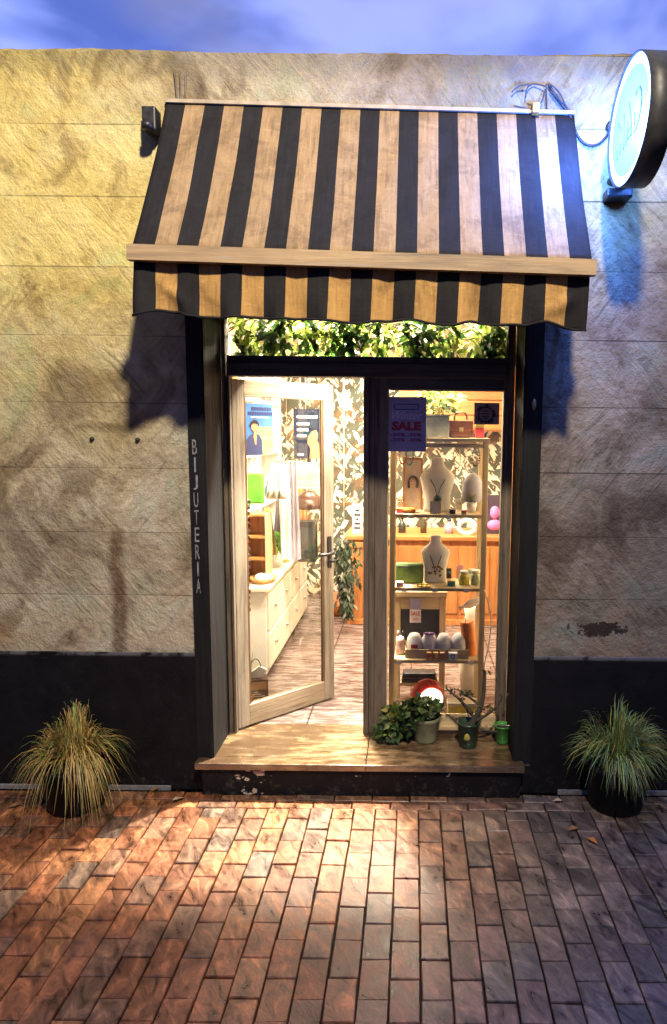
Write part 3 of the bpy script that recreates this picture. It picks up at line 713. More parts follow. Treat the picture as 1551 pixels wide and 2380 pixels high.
for s in (-1, 1):
    mb = MB(); disc(mb, 0, SR - .045, s * TH / 2 - .004, s * TH / 2 + .004); fc = mb.build('sign_face', M_face, sg)
    mb = MB(); disc(mb, SR - .0445, SR - .0065, s * TH / 2 - .003, s * TH / 2 + .003); mb.build('light_ring', M_ring, sg)
    if s == -1: face = fc
# the handwritten stroke lettering on the face, laid on its plane
M_ink = basic('sign_ink', (0.03, 0.10, 0.14), .5, .2, 20)
strokes = [[(830, 500), (850, 380), (935, 260), (975, 380), (985, 560), (965, 800), (915, 1080), (850, 1320), (785, 1470)],
           [(660, 700), (675, 860), (700, 1080), (712, 1330), (705, 1560)], [(520, 990), (528, 1150), (525, 1400), (515, 1640), (500, 1920)],
           [(800, 960), (800, 1150), (790, 1290)], [(620, 1190), (610, 1380), (590, 1600), (560, 1830)], [(590, 1670), (690, 1530)], [(600, 1480), (650, 1400), (690, 1330)],
           [(370, 1250), (440, 1430)], [(425, 1770), (410, 2060)], [(345, 1960), (335, 2210)]]
nrm = SM.to_3x3() @ Vector((-1, 0, 0)); fp = SM @ Vector((-TH / 2 - .0048, 0, 0))
mb = MB()
for sk in strokes:
    pts = []
    for u, v in sk:
        px, py = (1740 + u * 140 / 1282) * .8078, (220 + v * 260 / 2380) * .8078
        d = ROT.to_3x3() @ Vector(((px - CX) / FPX, -(py - CY) / FPX, -1)); tt = (fp - CAM).dot(nrm) / d.dot(nrm); pts.append(CAM + d * tt)
    fine = []
    for a, b_ in zip(pts, pts[1:]): fine += [a.lerp(b_, k / 3) for k in range(3)]
    mb.tube(fine + [pts[-1]], .0032, 6)
mb.build('lettering', M_ink, face)
pc_ = P(1436, 452, -.05)
mb = MB(); mb.box(pc_.x - .062, pc_.x + .062, -.09, -.001, pc_.z - .024, pc_.z + .018, bev=.010); mb.build('wall_plate', M_black, sg)
mb = MB(); mb.lathe([(.036, 0), (.034, .02), (.02, .036), (0, .04)], (pc_.x + .02, -.05, pc_.z + .0185), 14); mb.build('bracket_knob', M_black, sg)
mb = MB(); mb.tube([(pc_.x + .03, -.06, pc_.z + .03), (SC.x - .01, -.20, SC.z - SR * .62)], .016, 8); mb.build('bracket', M_black, sg)
for q in (-.1, .1):
    mb = MB(); mb.tube([(SC.x, -.0, SC.z + q), (SC.x, -.17, SC.z + q)], .018, 10); mb.build('fixing_arm', M_black, sg)
# light given off by the two faces
for s in (-1, 1):
    l = bpy.data.lights.new('sign_light', 'POINT'); l.shadow_soft_size = .10; l.energy = 118 if s < 0 else 32; l.color = (.08, .23, 1.0)
    o = bpy.data.objects.new('sign_light', l); COL.objects.link(o); o.parent = sg
    o.matrix_local = Matrix.Translation(-so) @ SM @ Matrix.Translation((s * (TH / 2 + .16), 0, 0))

# cables
def cat(pts, n=12):
    pts = [Vector(p) for p in pts]; out = []
    for i in range(len(pts) - 1):
        p0, p1, p2, p3 = pts[max(i - 1, 0)], pts[i], pts[i + 1], pts[min(i + 2, len(pts) - 1)]
        for k in range(n):
            t = k / n
            out.append(.5 * ((2 * p1) + (p2 - p0) * t + (2 * p0 - 5 * p1 + 4 * p2 - p3) * t * t + (3 * p1 - p0 - 3 * p2 + p3) * t ** 3))
    return out + [pts[-1]]
M_cable = basic('grey_cable', (0.03, 0.03, 0.04), .6, .2, 20)
cb = thing('sign_cable', P(1420, 293, -.01), 'sagging dark cable running from the awning corner to the round sign', 'cable')
mb = MB(); mb.tube(cat([P(x, y, -.014) for x, y in ((1275, 195), (1300, 235), (1325, 268), (1340, 310), (1360, 334), (1385, 337), (1405, 322), (1420, 296))]), .006, 6); mb.build('cable', M_cable, cb)
mb = MB(); q = P(1421, 293, -.02); mb.lathe([(0, 0), (.024, 0), (.024, .02), (.012, .024), (0, .024)], (0, 0, 0), 16); bmesh.ops.transform(mb.bm, matrix=Matrix.Translation(Vector((q.x, -.002, q.z))) @ Matrix.Rotation(R(90), 4, 'X'), verts=mb.bm.verts); mb.build('junction_box', M_black, cb)
tw = thing('wire_tangle', P(1262, 240, -.01), 'tangle of thin curled wires on the wall above the right awning end', 'wires')
mb = MB()
for sk in (((1272, 262), (1271, 230), (1270, 195)), ((1268, 200), (1240, 195), (1225, 206), (1222, 226)), ((1265, 215), (1258, 238), (1238, 244), (1226, 240)), ((1280, 196), (1300, 215), (1318, 250), (1332, 268)), ((1277, 210), (1300, 232), (1316, 246)),
           ((1230, 196), (1206, 200), (1190, 214)), ((1245, 256), (1215, 250), (1195, 246))):
    mb.tube(cat([P(x, y, -.012 - random.random() * .02) for x, y in sk], 6), .0035, 5)
mb.build('wire', M_cable, tw)
mb = MB(); q = P(1244, 252, -.03); mb.box(q.x - .015, q.x + .02, -.05, -.001, q.z - .025, q.z + .02, bev=.004); mb.build('clip', basic('rusty_clip', (.45, .22, .06), .6, .3, 30), tw)
tw = thing('wire_stub', P(420, 235, -.01), 'short upright wires fixed above the left awning end', 'wires')
mb = MB()
for x0_, x1_ in ((412, 405), (419, 418), (428, 432)): mb.tube(cat([P(x0_, 238, -.012), P((x0_ + x1_) / 2 + 1, 205, -.014), P(x1_, 165, -.010)], 6), .0045, 5)
mb.build('wire', M_frame, tw)


# ------------------------------------------------------------------ things in the right-hand window
def lab(o, l): o['label'] = l; return o
YK = .47                                    # front of the display rack
rx0, rx1 = P(905, 1360, YK).x, P(1129, 1360, YK).x
zk = [P(1020, y, YK).z for y in (1032, 1196, 1367, 1535)]
rack = thing('display_rack', ((rx0 + rx1) / 2, YK + .13, ZS), 'tall open pine display rack with shelves behind the fixed window', 'rack')
for x in (rx0, rx1 - .032):
    for y in (YK, YK + .25):
        m = MB(); m.box(x, x + .032, y, y + .03, ZS, zk[0] + .012, bev=.003); m.build('post', M_pine, rack)
for k, z in enumerate(zk):
    m = MB(); m.box(rx0 + .033, rx1 - .033, YK + .002, YK + .278, z - .02, z, bev=.003)
    if k == 0: m.box(rx0 - .006, rx1 + .006, YK - .006, YK + .286, z + .0125, z + .034)
    m.build('shelf', M_pinex, rack)
zk[0] += .034
YM = YK + .13
# planter and satchel on top of the rack
M_leafg = tinted('foliage', .5, transl=.4)
GREENS = [(.05, .10, .025), (.08, .15, .03), (.13, .19, .04), (.03, .065, .02), (.20, .22, .05)]
def gcol(pal=GREENS): c = random.choice(pal); k = random.uniform(.7, 1.3); return tuple(q * k for q in c)
def bush(mb, c, rx, ry, rz, n, L=.05, W=.022, pal=GREENS, droop=.2):
    c = Vector(c)
    for _ in range(n):
        d = Vector((random.gauss(0, 1), random.gauss(0, 1), random.gauss(.1, 1))).normalized(); r = random.random() ** .45
        p = c + Vector((d.x * rx * r, d.y * ry * r, d.z * rz * r)); dd = (d + Vector((random.gauss(0, .6), random.gauss(0, .6), random.gauss(-droop, .6)))).normalized()
        mb.leaf(p, dd, Vector((random.gauss(0, 1), -1, random.gauss(.5, .8))), L * random.uniform(.6, 1.3), W * random.uniform(.7, 1.3), 0, gcol(pal))
c = P(1018, 990, YM); pl = thing('planter', (c.x, YM, zk[0]), 'galvanised planter with yellow green leaves on top of the pine rack', 'planter')
m = MB(); m.box(c.x - .075, c.x + .065, YM - .07, YM + .07, zk[0] + .001, zk[0] + .125, bev=.008); m.box(c.x - .08, c.x + .07, YM - .075, YM + .075, zk[0] + .126, zk[0] + .136); m.build('pot', basic('zinc', (.30, .33, .32), .4, .3, 14, .6), pl)
m = MB(); bush(m, (c.x - .0, YM, zk[0] + .215), .13, .09, .085, 170, .055, .03, [(.05, .09, .02), (.30, .27, .06), (.42, .36, .14), (.10, .15, .03)]); m.build('foliage', M_leafg, pl)
c = P(1070, 1000, YM); sx_ = c.x
bg_ = thing('satchel', (sx_, YM, zk[0]), 'dark brown leather satchel beside the planter on top of the rack', 'bag')
M_leather = basic('brown_leather', (.10, .035, .015), .4, .4, 12, bump=.2)
m = MB(); m.box(sx_ - .07, sx_ + .075, YM - .04, YM + .05, zk[0] + .001, zk[0] + .105, bev=.015); m.build('body', M_leather, bg_)
m = MB(); m.box(sx_ - .068, sx_ + .073, YM - .05, YM - .0405, zk[0] + .045, zk[0] + .102, bev=.003); m.build('flap', M_leather, bg_)
m = MB(); m.box(sx_ - .01, sx_ + .015, YM - .058, YM - .051, zk[0] + .04, zk[0] + .062, bev=.002); m.build('clasp', basic('brass', (.6, .42, .2), .35, .2, 20, .8), bg_)
m = MB(); m.tube(cat([(sx_ - .035, YM, zk[0] + .10), (sx_ - .028, YM, zk[0] + .145), (sx_ + .03, YM, zk[0] + .145), (sx_ + .04, YM, zk[0] + .10)], 6), .006, 6); m.build('handle', M_leather, bg_)

# large necklace bust, its pendant, small framed card and white pot on the second shelf
def bust(x, y, z, h, w, label):
    t = thing('necklace_bust', (x, y, z), label, 'bust', 'white necklace busts in the window')
    s = h / .30; q = w / .19
    pr = [(0, 0), (.070 * q, 0), (.072 * q, .02 * s), (.070 * q, .08 * s), (.085 * q, .15 * s), (.094 * q, .185 * s), (.090 * q, .205 * s), (.062 * q, .232 * s), (.040 * q, .25 * s), (.033 * q, .27 * s), (.034 * q, .292 * s), (.026 * q, .3 * s), (0, .302 * s)]
    m = MB(); m.lathe(pr, (x, y, z + .001), 32, 1, .5); m.build('bust_form', basic('white_velvet', (.86, .82, .72), .8, .05, 12), t)
    return t
c = P(1016, 1196, YM); bx = c.x
bust(bx, YM + .02, zk[1], P(1016, 1064, YM).z - zk[1], .215, 'large white bust with a long pendant on the upper rack shelf')
def necklace(x, y, z, h, w, drop, label, stone, pen):
    t = thing('necklace', (x, y, z), label, 'necklace', 'necklaces worn by the busts')
    yf = y - w * .27
    m = MB(); m.tube(cat([(x - w * .2, y - .02, z + h * .86), (x - w * .2, yf + .012, z + h * .7), (x - w * .08, yf - .006, z + h * (drop + .18)), (x, yf - .012, z + h * drop), (x + w * .08, yf - .006, z + h * (drop + .18)), (x + w * .2, yf + .012, z + h * .7), (x + w * .2, y - .02, z + h * .86)], 8), .0028, 6)
    m.build('chain', M_black, t)
    m = MB()
    if pen: m.lathe([(0, -.008), (.022, -.006), (.026, 0), (.022, .006), (0, .008)], (0, 0, 0), 16); bmesh.ops.transform(m.bm, matrix=Matrix.Translation((x, yf - .016, z + h * drop - .02)) @ Matrix.Rotation(R(90), 4, 'X'), verts=m.bm.verts)
    else:
        for k in range(15):
            m.lathe([(0, -.009), (.009, 0), (0, .009)], (x + random.uniform(-.045, .045), yf - .014, z + h * drop + random.uniform(-.03, .045)), 8)
    m.build('pendant', stone, t)
necklace(bx, YM + .02, zk[1], .285, .215, .36, 'long black cord necklace with a round green pendant on the large bust', basic('green_stone', (.05, .10, .07), .2, .4, 30), True)
c = P(1012, 1178, YM - .09); fr_ = thing('earring_card', (c.x, YM - .1, zk[1]), 'small gold framed earring card in front of the large bust', 'card')
m = MB(); m.box(c.x - .028, c.x + .028, YM - .105, YM - .098, zk[1] + .001, zk[1] + .072); m.build('card', M_cream, fr_)
m = MB(); m.box(c.x - .032, c.x - .0285, YM - .108, YM - .096, zk[1] + .001, zk[1] + .074); m.box(c.x + .0285, c.x + .032, YM - .108, YM - .096, zk[1] + .001, zk[1] + .074); m.box(c.x - .028, c.x + .028, YM - .108, YM - .096, zk[1] + .0725, zk[1] + .0765); m.build('frame', basic('gold_paint', (.5, .34, .1), .4, .2, 20, .5), fr_)
c = P(1096, 1180, YM); pt = thing('flower_pot', (c.x, YM, zk[1]), 'small white pot with a spiky succulent on the upper rack shelf', 'pot')
m = MB(); m.lathe([(0, .001), (.026, .001), (.034, .06), (.031, .062), (.029, .05), (0, .05)], (c.x, YM, zk[1]), 18); m.build('pot', M_white, pt)
m = MB()
for _ in range(26):
    a = random.random() * 6.28; l_ = random.uniform(.04, .075); o1 = Vector((c.x, YM, zk[1] + .05)); m.strip([o1, o1 + Vector((math.cos(a) * .012, math.sin(a) * .012, l_ * .6)), o1 + Vector((math.cos(a) * .035, math.sin(a) * .035, l_))], .012, 0, None, gcol([(.12, .14, .04), (.20, .18, .05), (.08, .12, .05)]))
m.build('foliage', M_leafg, pt)
c = P(1098, 1140, YM + .09); tl = thing('table_lamp', (c.x, YM + .08, zk[1]), 'table lamp with a rounded grey shade behind the succulent pot', 'lamp')
m = MB(); m.lathe([(0, .001), (.04, .001), (.012, .012), (.008, .06), (0, .06)], (c.x, YM + .08, zk[1]), 16); m.build('lamp_base', M_dark, tl)
m = MB(); m.lathe([(.066, .06), (.068, .11), (.06, .17), (.04, .21), (.012, .23), (0, .231)], (c.x, YM + .08, zk[1]), 24); m.build('lamp_shade', basic('grey_fabric', (.34, .33, .38), .8, .2, 14), tl)
# low dish of small things and orange print at the left of that shelf
c = P(948, 1185, YM); ds = thing('ring_dish', (c.x, YM - .03, zk[1]), 'shallow orange dish of rings at the left of the large bust', 'dish')
m = MB(); m.lathe([(0, .001), (.04, .002), (.062, .022), (.058, .023), (.036, .009), (0, .008)], (c.x, YM - .03, zk[1]), 24); m.build('dish', basic('orange_glaze', (.55, .20, .04), .25, .2, 15), ds)
m = MB()
for _ in range(14):
    a, r = random.random() * 6.28, random.random() * .032; m.lathe([(0, -.007), (.008, 0), (0, .007)], (c.x + r * math.cos(a), YM - .03 + r * math.sin(a), zk[1] + .018), 7)
m.build('rings', basic('gold_rings', (.6, .4, .12), .3, .3, 30, .7), ds)
c = P(960, 1115, YM + .1); pf = thing('picture_frame', (c.x, YM + .1, zk[1]), 'orange framed drawing of a face standing behind the ring dish', 'picture')
fw, fh = .05, P(960, 1068, YM + .1).z - zk[1]
m = MB(); m.box(c.x - fw, c.x + fw, YM + .10, YM + .108, zk[1] + .006, zk[1] + fh); m.build('print', basic('print_paper', (.62, .52, .42), .7, .2, 20), pf)
m = MB()
for a, b_, d_, e in ((c.x - fw - .012, c.x - fw - .0005, zk[1] + .001, zk[1] + fh + .012), (c.x + fw + .0005, c.x + fw + .012, zk[1] + .001, zk[1] + fh + .012)): m.box(a, b_, YM + .092, YM + .112, d_, e)
m.box(c.x - fw, c.x + fw, YM + .092, YM + .112, zk[1] + fh + .0005, zk[1] + fh + .012); m.build('frame', M_orange, pf)
m = MB(); zf = zk[1] + fh * .55
m.lathe([(0, -.001), (.026, -.001), (.026, .001), (0, .001)], (0, 0, 0), 20, .8, 1.15); bmesh.ops.transform(m.bm, matrix=Matrix.Translation((c.x, YM + .098, zf)) @ Matrix.Rotation(R(90), 4, 'X'), verts=m.bm.verts); m.build('drawn_face', basic('pale_skin_ink', (.72, .55, .45), .8, .1, 20), pf)
m = MB(); m.tube(cat([(c.x - .026, YM + .096, zf - .035), (c.x - .028, YM + .096, zf + .01), (c.x - .012, YM + .096, zf + .034), (c.x + .012, YM + .096, zf + .034), (c.x + .028, YM + .096, zf + .01), (c.x + .026, YM + .096, zf - .035)], 5), .008, 6)
m.box(c.x - .012, c.x - .005, YM + .0955, YM + .097, zf + .003, zf + .007); m.box(c.x + .005, c.x + .012, YM + .0955, YM + .097, zf + .003, zf + .007); m.box(c.x - .006, c.x + .006, YM + .0955, YM + .097, zf - .014, zf - .011); m.build('drawn_hair', basic('dark_ink', (.05, .03, .03), .7, .2, 20), pf)

# third shelf: small bust, green pouch, jars
c = P(1012, 1366, YM); bx2 = c.x
bust(bx2, YM + .03, zk[2], P(1012, 1246, YM).z - zk[2], .18, 'smaller white bust with a clustered leaf necklace on the middle rack shelf')
necklace(bx2, YM + .03, zk[2], .255, .18, .30, 'clustered necklace of dark and gold leaves on the smaller bust', basic('bronze_leaf', (.20, .13, .03), .3, .5, 40, .5), False)
c = P(956, 1340, YM); pc = thing('pouch', (c.x, YM, zk[2]), 'green fabric pouch lying left of the smaller bust', 'pouch')
m = MB(); m.box(c.x - .095, c.x + .075, YM - .025, YM + .03, zk[2] + .001, zk[2] + .125, bev=.018); m.build('body', basic('green_cloth', (.10, .17, .035), .75, .5, 14, bump=.3, dark=(.03, .06, .015)), pc)
m = MB(); m.tube([(c.x - .09, YM - .028, zk[2] + .108), (c.x + .07, YM - .028, zk[2] + .11)], .004, 6); m.build('zip', M_dark, pc)
for k, (px, col, lb, hh) in enumerate(((1078, (.60, .55, .06), 'small jar of yellow beads on the middle rack shelf', .075), (1106, (.34, .42, .22), 'small jar of pale green beads beside the yellow jar', .08))):
    c = P(px, 1350, YM); j = thing('bead_jar', (c.x, YM - .02, zk[2]), lb, 'jar', 'jars of beads on the rack')
    m = MB(); m.lathe([(0, .001), (.030, .001), (.033, .01), (.030, hh * .7), (.02, hh * .9), (0, hh * .9)], (c.x, YM - .02, zk[2]), 18); m.build('jar', basic('beads_' + str(k), col, .25, .4, 60), j)
    m = MB(); m.lathe([(0, hh * .9), (.025, hh * .9), (.025, hh * 1.1), (0, hh * 1.1)], (c.x, YM - .02, zk[2] + .0005), 18); m.build('lid', M_cream, j)
c = P(985, 1362, YM - .1); br_ = thing('bracelet', (c.x, YM - .1, zk[2]), 'gold bangle lying in front of the green pouch', 'bracelet')
m = MB(); m.tube([(c.x + .035 * math.cos(a * .2618), YM - .1 + .03 * math.sin(a * .2618), zk[2] + .009) for a in range(25)], .007, 8); m.build('bangle', basic('gold', (.62, .43, .12), .3, .2, 30, .8), br_)

# pine blackboard stand behind the lower shelves
ex0, ex1, ez1 = P(917, 1450, YK + .36).x, P(1036, 1450, YK + .36).x, P(970, 1374, YK + .36).z
es = thing('blackboard_stand', ((ex0 + ex1) / 2, YK + .37, ZS), 'pine framed blackboard stand behind the lower rack shelves', 'blackboard')
for x in (ex0, ex1 - .04):
    m = MB(); m.box(x, x + .04, YK + .34, YK + .37, ZS, ez1 - .035, bev=.003); m.build('leg', M_pine, es)
m = MB(); m.box(ex0 - .008, ex1 + .008, YK + .335, YK + .375, ez1 - .034, ez1, bev=.004); m.build('top_rail', M_pinex, es)
m = MB(); m.box(ex0 + .0405, ex1 - .0405, YK + .345, YK + .365, ez1 - .115, ez1 - .035); m.build('panel', M_pinex, es)
m = MB(); m.box(ex0 + .0405, ex1 - .0405, YK + .35, YK + .36, ez1 - .36, ez1 - .1155); m.build('blackboard', basic('chalky_slate', (.03, .032, .035), .7, .4, 8), es)
zl = P(970, 1580, YK + .36).z
m = MB(); m.box(ex0 + .0405, ex1 - .0405, YK + .30, YK + .40, zl - .02, zl); m.build('lower_shelf', M_pinex, es)
cl_ = thing('folded_cloth', ((ex0 + ex1) / 2, YK + .34, zl), 'pile of folded black cloth on the low shelf of the blackboard stand', 'cloth')
for k in range(3):
    m = MB(); m.box(ex0 + .05 + .004 * k, ex1 - .05 - .006 * k, YK + .302, YK + .395, zl + .001 + k * .022, zl + .021 + k * .022, bev=.009); m.build('fold', M_black, cl_)
c = P(966, 1422, YK - .006); zt_ = P(966, 1396, YK).z; zb_ = P(966, 1447, YK).z
st_ = thing('sale_tag', (c.x, YK + .32, zb_), 'small grey and white SALE tag hanging on the blackboard stand', 'tag')
c = P(966, 1422, YK + .325); zt_ = P(966, 1392, YK + .325).z; zb_ = P(966, 1447, YK + .325).z; zm_ = zb_ + (zt_ - zb_) * .55
m = MB(); m.box(c.x - .036, c.x + .036, YK + .322, YK + .325, zb_, zm_); m.build('paper', M_paper, st_)
m = MB(); m.box(c.x - .036, c.x + .034, YK + .322, YK + .3245, zm_ + .0004, zt_); m.build('printed_band', basic('lilac_ink', (.32, .29, .42), .7, .2, 20), st_)
text('SALE', .05, M_red, st_, at_front((c.x, YK + .3212, zb_ + (zm_ - zb_) * .72), ORG[st_.name]), width=.06, height=.028, bold=.001)
text('50%', .03, M_red, st_, at_front((c.x, YK + .3212, zb_ + (zm_ - zb_) * .27), ORG[st_.name]), width=.038, height=.014)

# lower shelf: tray of white cloth dolls, letter blocks, orange candle, carved fish
c0, c1 = P(942, 1530, YM - .04).x, P(1088, 1530, YM - .04).x
tr = thing('wooden_tray', ((c0 + c1) / 2, YM, zk[3]), 'pale wooden tray holding white cloth bundles on the lowest rack shelf', 'tray')
m = MB(); m.box(c0, c1, YM - .09, YM + .07, zk[3] + .001, zk[3] + .010); m.build('base', M_pinex, tr)
m = MB(); m.box(c0, c1, YM - .098, YM - .0905, zk[3] + .001, zk[3] + .055); m.build('side', M_pinex, tr)
m = MB(); m.box(c0, c1, YM + .0705, YM + .078, zk[3] + .001, zk[3] + .055); m.build('side', M_pinex, tr)
M_bundle = basic('white_cotton', (.80, .79, .82), .85, .06, 20, bump=.2)
nb = 4; bw = (c1 - c0 - .02) / nb
bl = ['white cloth bundle at the left end of the tray, with a red patch', 'white cloth bundle with a purple bow in the tray', 'white cloth bundle in the tray, right of the purple bow', 'white cloth bundle at the right end of the tray, nearest the orange candle']
for k in range(nb):
    x = c0 + .01 + bw * (k + .5); b_ = thing('cloth_bundle', (x, YM - .01, zk[3] + .011), bl[k], 'cloth bundle', 'white cloth bundles in the tray')
    m = MB(); m.lathe([(0, .0), (bw * .42, .004), (bw * .52, .04), (bw * .49, .085), (bw * .34, .112), (0, .122)], (x, YM - .01, zk[3] + .0115), 20, 1, 1.35); m.build('bundle', M_bundle, b_)
    m = MB()
    for sx2 in (-.010, .010): m.lathe([(0, -.003), (.0035, 0), (0, .003)], (x + sx2, YM - .01 - bw * .70, zk[3] + .075), 6)
    m.build('stitched_eyes', M_dark, b_)
    if k == 1:
        m = MB(); m.lathe([(0, -.010), (.022, 0), (0, .010)], (x - .018, YM - .03, zk[3] + .135), 10); m.lathe([(0, -.010), (.022, 0), (0, .010)], (x + .018, YM - .03, zk[3] + .135), 10); m.build('bow', basic('purple_ribbon', (.20, .03, .28), .5, .2, 20), b_)
    if k == 0:
        m = MB(); m.box(x - .02, x + .02, YM - .01 - bw * .74, YM - .01 - bw * .66, zk[3] + .056, zk[3] + .078); m.build('patch', M_red, b_)
for k, (px, ch, lc, bc, lb) in enumerate(((998, 'P', (.50, .05, .02), (.62, .34, .14), 'wooden letter block with a red P on the lowest rack shelf'), (1013, 'L', (.55, .10, .02), (.70, .42, .16), 'wooden letter block with an orange L next to the P block'),
                                   (1028, 'O', (.48, .05, .02), (.66, .36, .18), 'wooden letter block with a red O next to the L block'), (1053, 'O', (.02, .16, .32), (.78, .78, .75), 'white letter block with a blue O on the lowest rack shelf'))):
    c = P(px, 1520, YM - .11); hw = .0155 if k < 3 else .026
    t = thing('letter_block', (c.x, YM - .115, zk[3]), lb, 'letter block', 'letter blocks on the rack')
    m = MB(); m.box(c.x - hw, c.x + hw, YM - .13, YM - .10, zk[3] + .001, zk[3] + .046, bev=.002); m.build('block', basic('block_' + str(k), bc, .6, .15, 20), t)
    text(ch, .05, basic('letter_ink_' + str(k), lc, .5, .15, 20), t, at_front((c.x, YM - .1306, zk[3] + .024), ORG[t.name]), width=.022, height=.034, bold=.001)
c = P(1094, 1520, YM - .02); oc = thing('candle', (c.x, YM - .01, zk[3]), 'thick orange candle leaning on the right post of the rack', 'candle')
m = MB(); hh = P(1094, 1442, YM).z - zk[3]; m.lathe([(0, .001), (.040, .001), (.043, .01), (.043, hh * .96), (.038, hh), (.02, hh * .97), (0, hh * .96)], (c.x, YM - .01, zk[3]), 20)
bmesh.ops.transform(m.bm, matrix=Matrix.Translation((c.x, YM, zk[3])) @ Matrix.Rotation(R(-7), 4, 'Y') @ Matrix.Translation((-c.x, -YM, -zk[3])), verts=m.bm.verts); m.build('wax', basic('orange_wax', (.66, .20, .02), .5, .35, 16, bump=.4), oc)
m = MB(); m.tube([(c.x - .035, YM - .01, zk[3] + hh * .95), (c.x - .036, YM - .01, zk[3] + hh + .02)], .002, 5); m.build('wick', M_black, oc)
c = P(1097, 1402, YM + .05); fi = thing('hanging_fish', (c.x, YM + .05, c.z), 'carved pale wooden fish hanging under the middle rack shelf', 'ornament')
m = MB(); m.lathe([(0, -.075), (.016, -.055), (.028, -.015), (.026, .02), (.014, .05), (.006, .062), (.02, .085), (0, .086)], (0, 0, 0), 14, 1, .45); bmesh.ops.transform(m.bm, matrix=Matrix.Translation(c) @ Matrix.Rotation(R(65), 4, 'Y') @ Matrix.Rotation(R(180), 4, 'X'), verts=m.bm.verts); m.build('body', M_cream, fi)
m = MB(); m.tube([c + Vector((0, 0, .02)), (c.x, YM + .05, zk[2] - .021)], .0015, 5); m.build('thread', M_cream, fi)
c = P(1096, 1440, YK + .45); vz = thing('floor_vase', (c.x, YK + .48, ZS), 'tall cream vase standing on the floor behind the orange candle', 'vase')
zt_ = P(1096, 1412, YK + .45).z - ZS
m = MB(); m.lathe([(0, .001), (.06, .001), (.075, zt_ * .3), (.055, zt_ * .75), (.04, zt_ * .9), (.05, zt_), (.044, zt_), (.034, zt_ * .9), (0, zt_ * .88)], (c.x, YK + .48, ZS), 24); m.build('vase', M_cream, vz)
# red and white lantern and pale cord
c = P(1000, 1625, YK + .02); ln = thing('lantern', (c.x, YK + .02, ZS), 'round lantern with a red shell and a bright white front on the window floor', 'lantern')
lz = c.z
m = MB(); m.lathe([(0, .001), (.05, .001), (.055, .01), (.03, .03), (.028, lz - ZS - .07), (0, lz - ZS - .07)], (c.x + .02, YK + .02, ZS), 20); m.build('stand', M_white, ln)
m = MB(); m.lathe([(.075, -.0), (.098, .02), (.108, .05), (.098, .085), (.06, .115), (0, .125)], (0, 0, 0), 28); bmesh.ops.transform(m.bm, matrix=Matrix.Translation((c.x, YK + .02, lz)) @ Matrix.Rotation(R(90 - 180), 4, 'X') @ Matrix.Rotation(R(-18), 4, 'Y'), verts=m.bm.verts); m.build('shell', basic('red_enamel', (.60, .035, .02), .3, .2, 10), ln)
m = MB(); m.lathe([(0, -.035), (.05, -.028), (.074, -.0), (.07, .02), (0, .03)], (0, 0, 0), 28); bmesh.ops.transform(m.bm, matrix=Matrix.Translation((c.x + .008, YK + .0, lz)) @ Matrix.Rotation(R(90 - 180), 4, 'X') @ Matrix.Rotation(R(-18), 4, 'Y'), verts=m.bm.verts); m.build('lit_front', emit('lit_lantern_front', (1.0, .88, .66), 4.0), ln)
cd_ = thing('curled_cord', P(1105, 1545, YK - .06), 'pale cord curving down beside the right post of the rack', 'cord')
m = MB(); m.tube(cat([P(x, y, YK - .05) for x, y in ((1126, 1372), (1135, 1400), (1142, 1440), (1136, 1500), (1126, 1545), (1122, 1600))], 6), .004, 6); m.build('cord', M_cream, cd_)

# small stock on the shelves
random.seed(31)
def boxlet(px, sh, dy, w, d, h, mat, label, nm='gift_box', cat='box', grp='small boxes on the rack', lidm=None):
    x = P(px, 1300, YM + dy).x; y = YM + dy; z = zk[sh]
    t = thing(nm, (x, y, z), label, cat, grp)
    m = MB(); m.box(x - w / 2, x + w / 2, y - d / 2, y + d / 2, z + .001, z + h * .72, bev=.002); m.build('box_base', mat, t)
    m = MB(); m.box(x - w / 2 - .002, x + w / 2 + .002, y - d / 2 - .002, y + d / 2 + .002, z + h * .722, z + h, bev=.002); m.build('lid', lidm or mat, t)
M_b1 = basic('crimson_card', (.42, .04, .05), .5, .2, 20); M_b2 = basic('gold_card', (.58, .40, .10), .4, .2, 20, .4); M_b3 = basic('teal_card', (.03, .22, .24), .5, .2, 20); M_b4 = basic('black_card', (.02, .02, .024), .5, .2, 20); M_b5 = basic('rose_card', (.62, .32, .34), .6, .2, 20)
boxlet(928, 1, -.06, .036, .04, .03, M_b1, 'tiny crimson ring box at the left end of the upper rack shelf', lidm=M_b2)
boxlet(1050, 1, -.08, .034, .04, .026, M_b4, 'tiny black ring box right of the large bust', lidm=M_b4)
boxlet(1076, 1, -.09, .03, .035, .022, M_b2, 'tiny gold ring box in front of the white succulent pot', lidm=M_b1)
boxlet(1050, 2, -.06, .045, .04, .034, M_b3, 'teal trinket box between the smaller bust and the yellow jar', lidm=M_b2)
boxlet(930, 2, -.09, .04, .036, .028, M_b5, 'rose trinket box in front of the green pouch', lidm=M_cream)
boxlet(975, 0, -.06, .06, .05, .05, M_b3, 'teal box behind the violet poster on top of the rack', lidm=M_b4)
boxlet(1108, 0, -.05, .05, .06, .085, M_b1, 'crimson box at the right end of the rack top', lidm=M_b2)
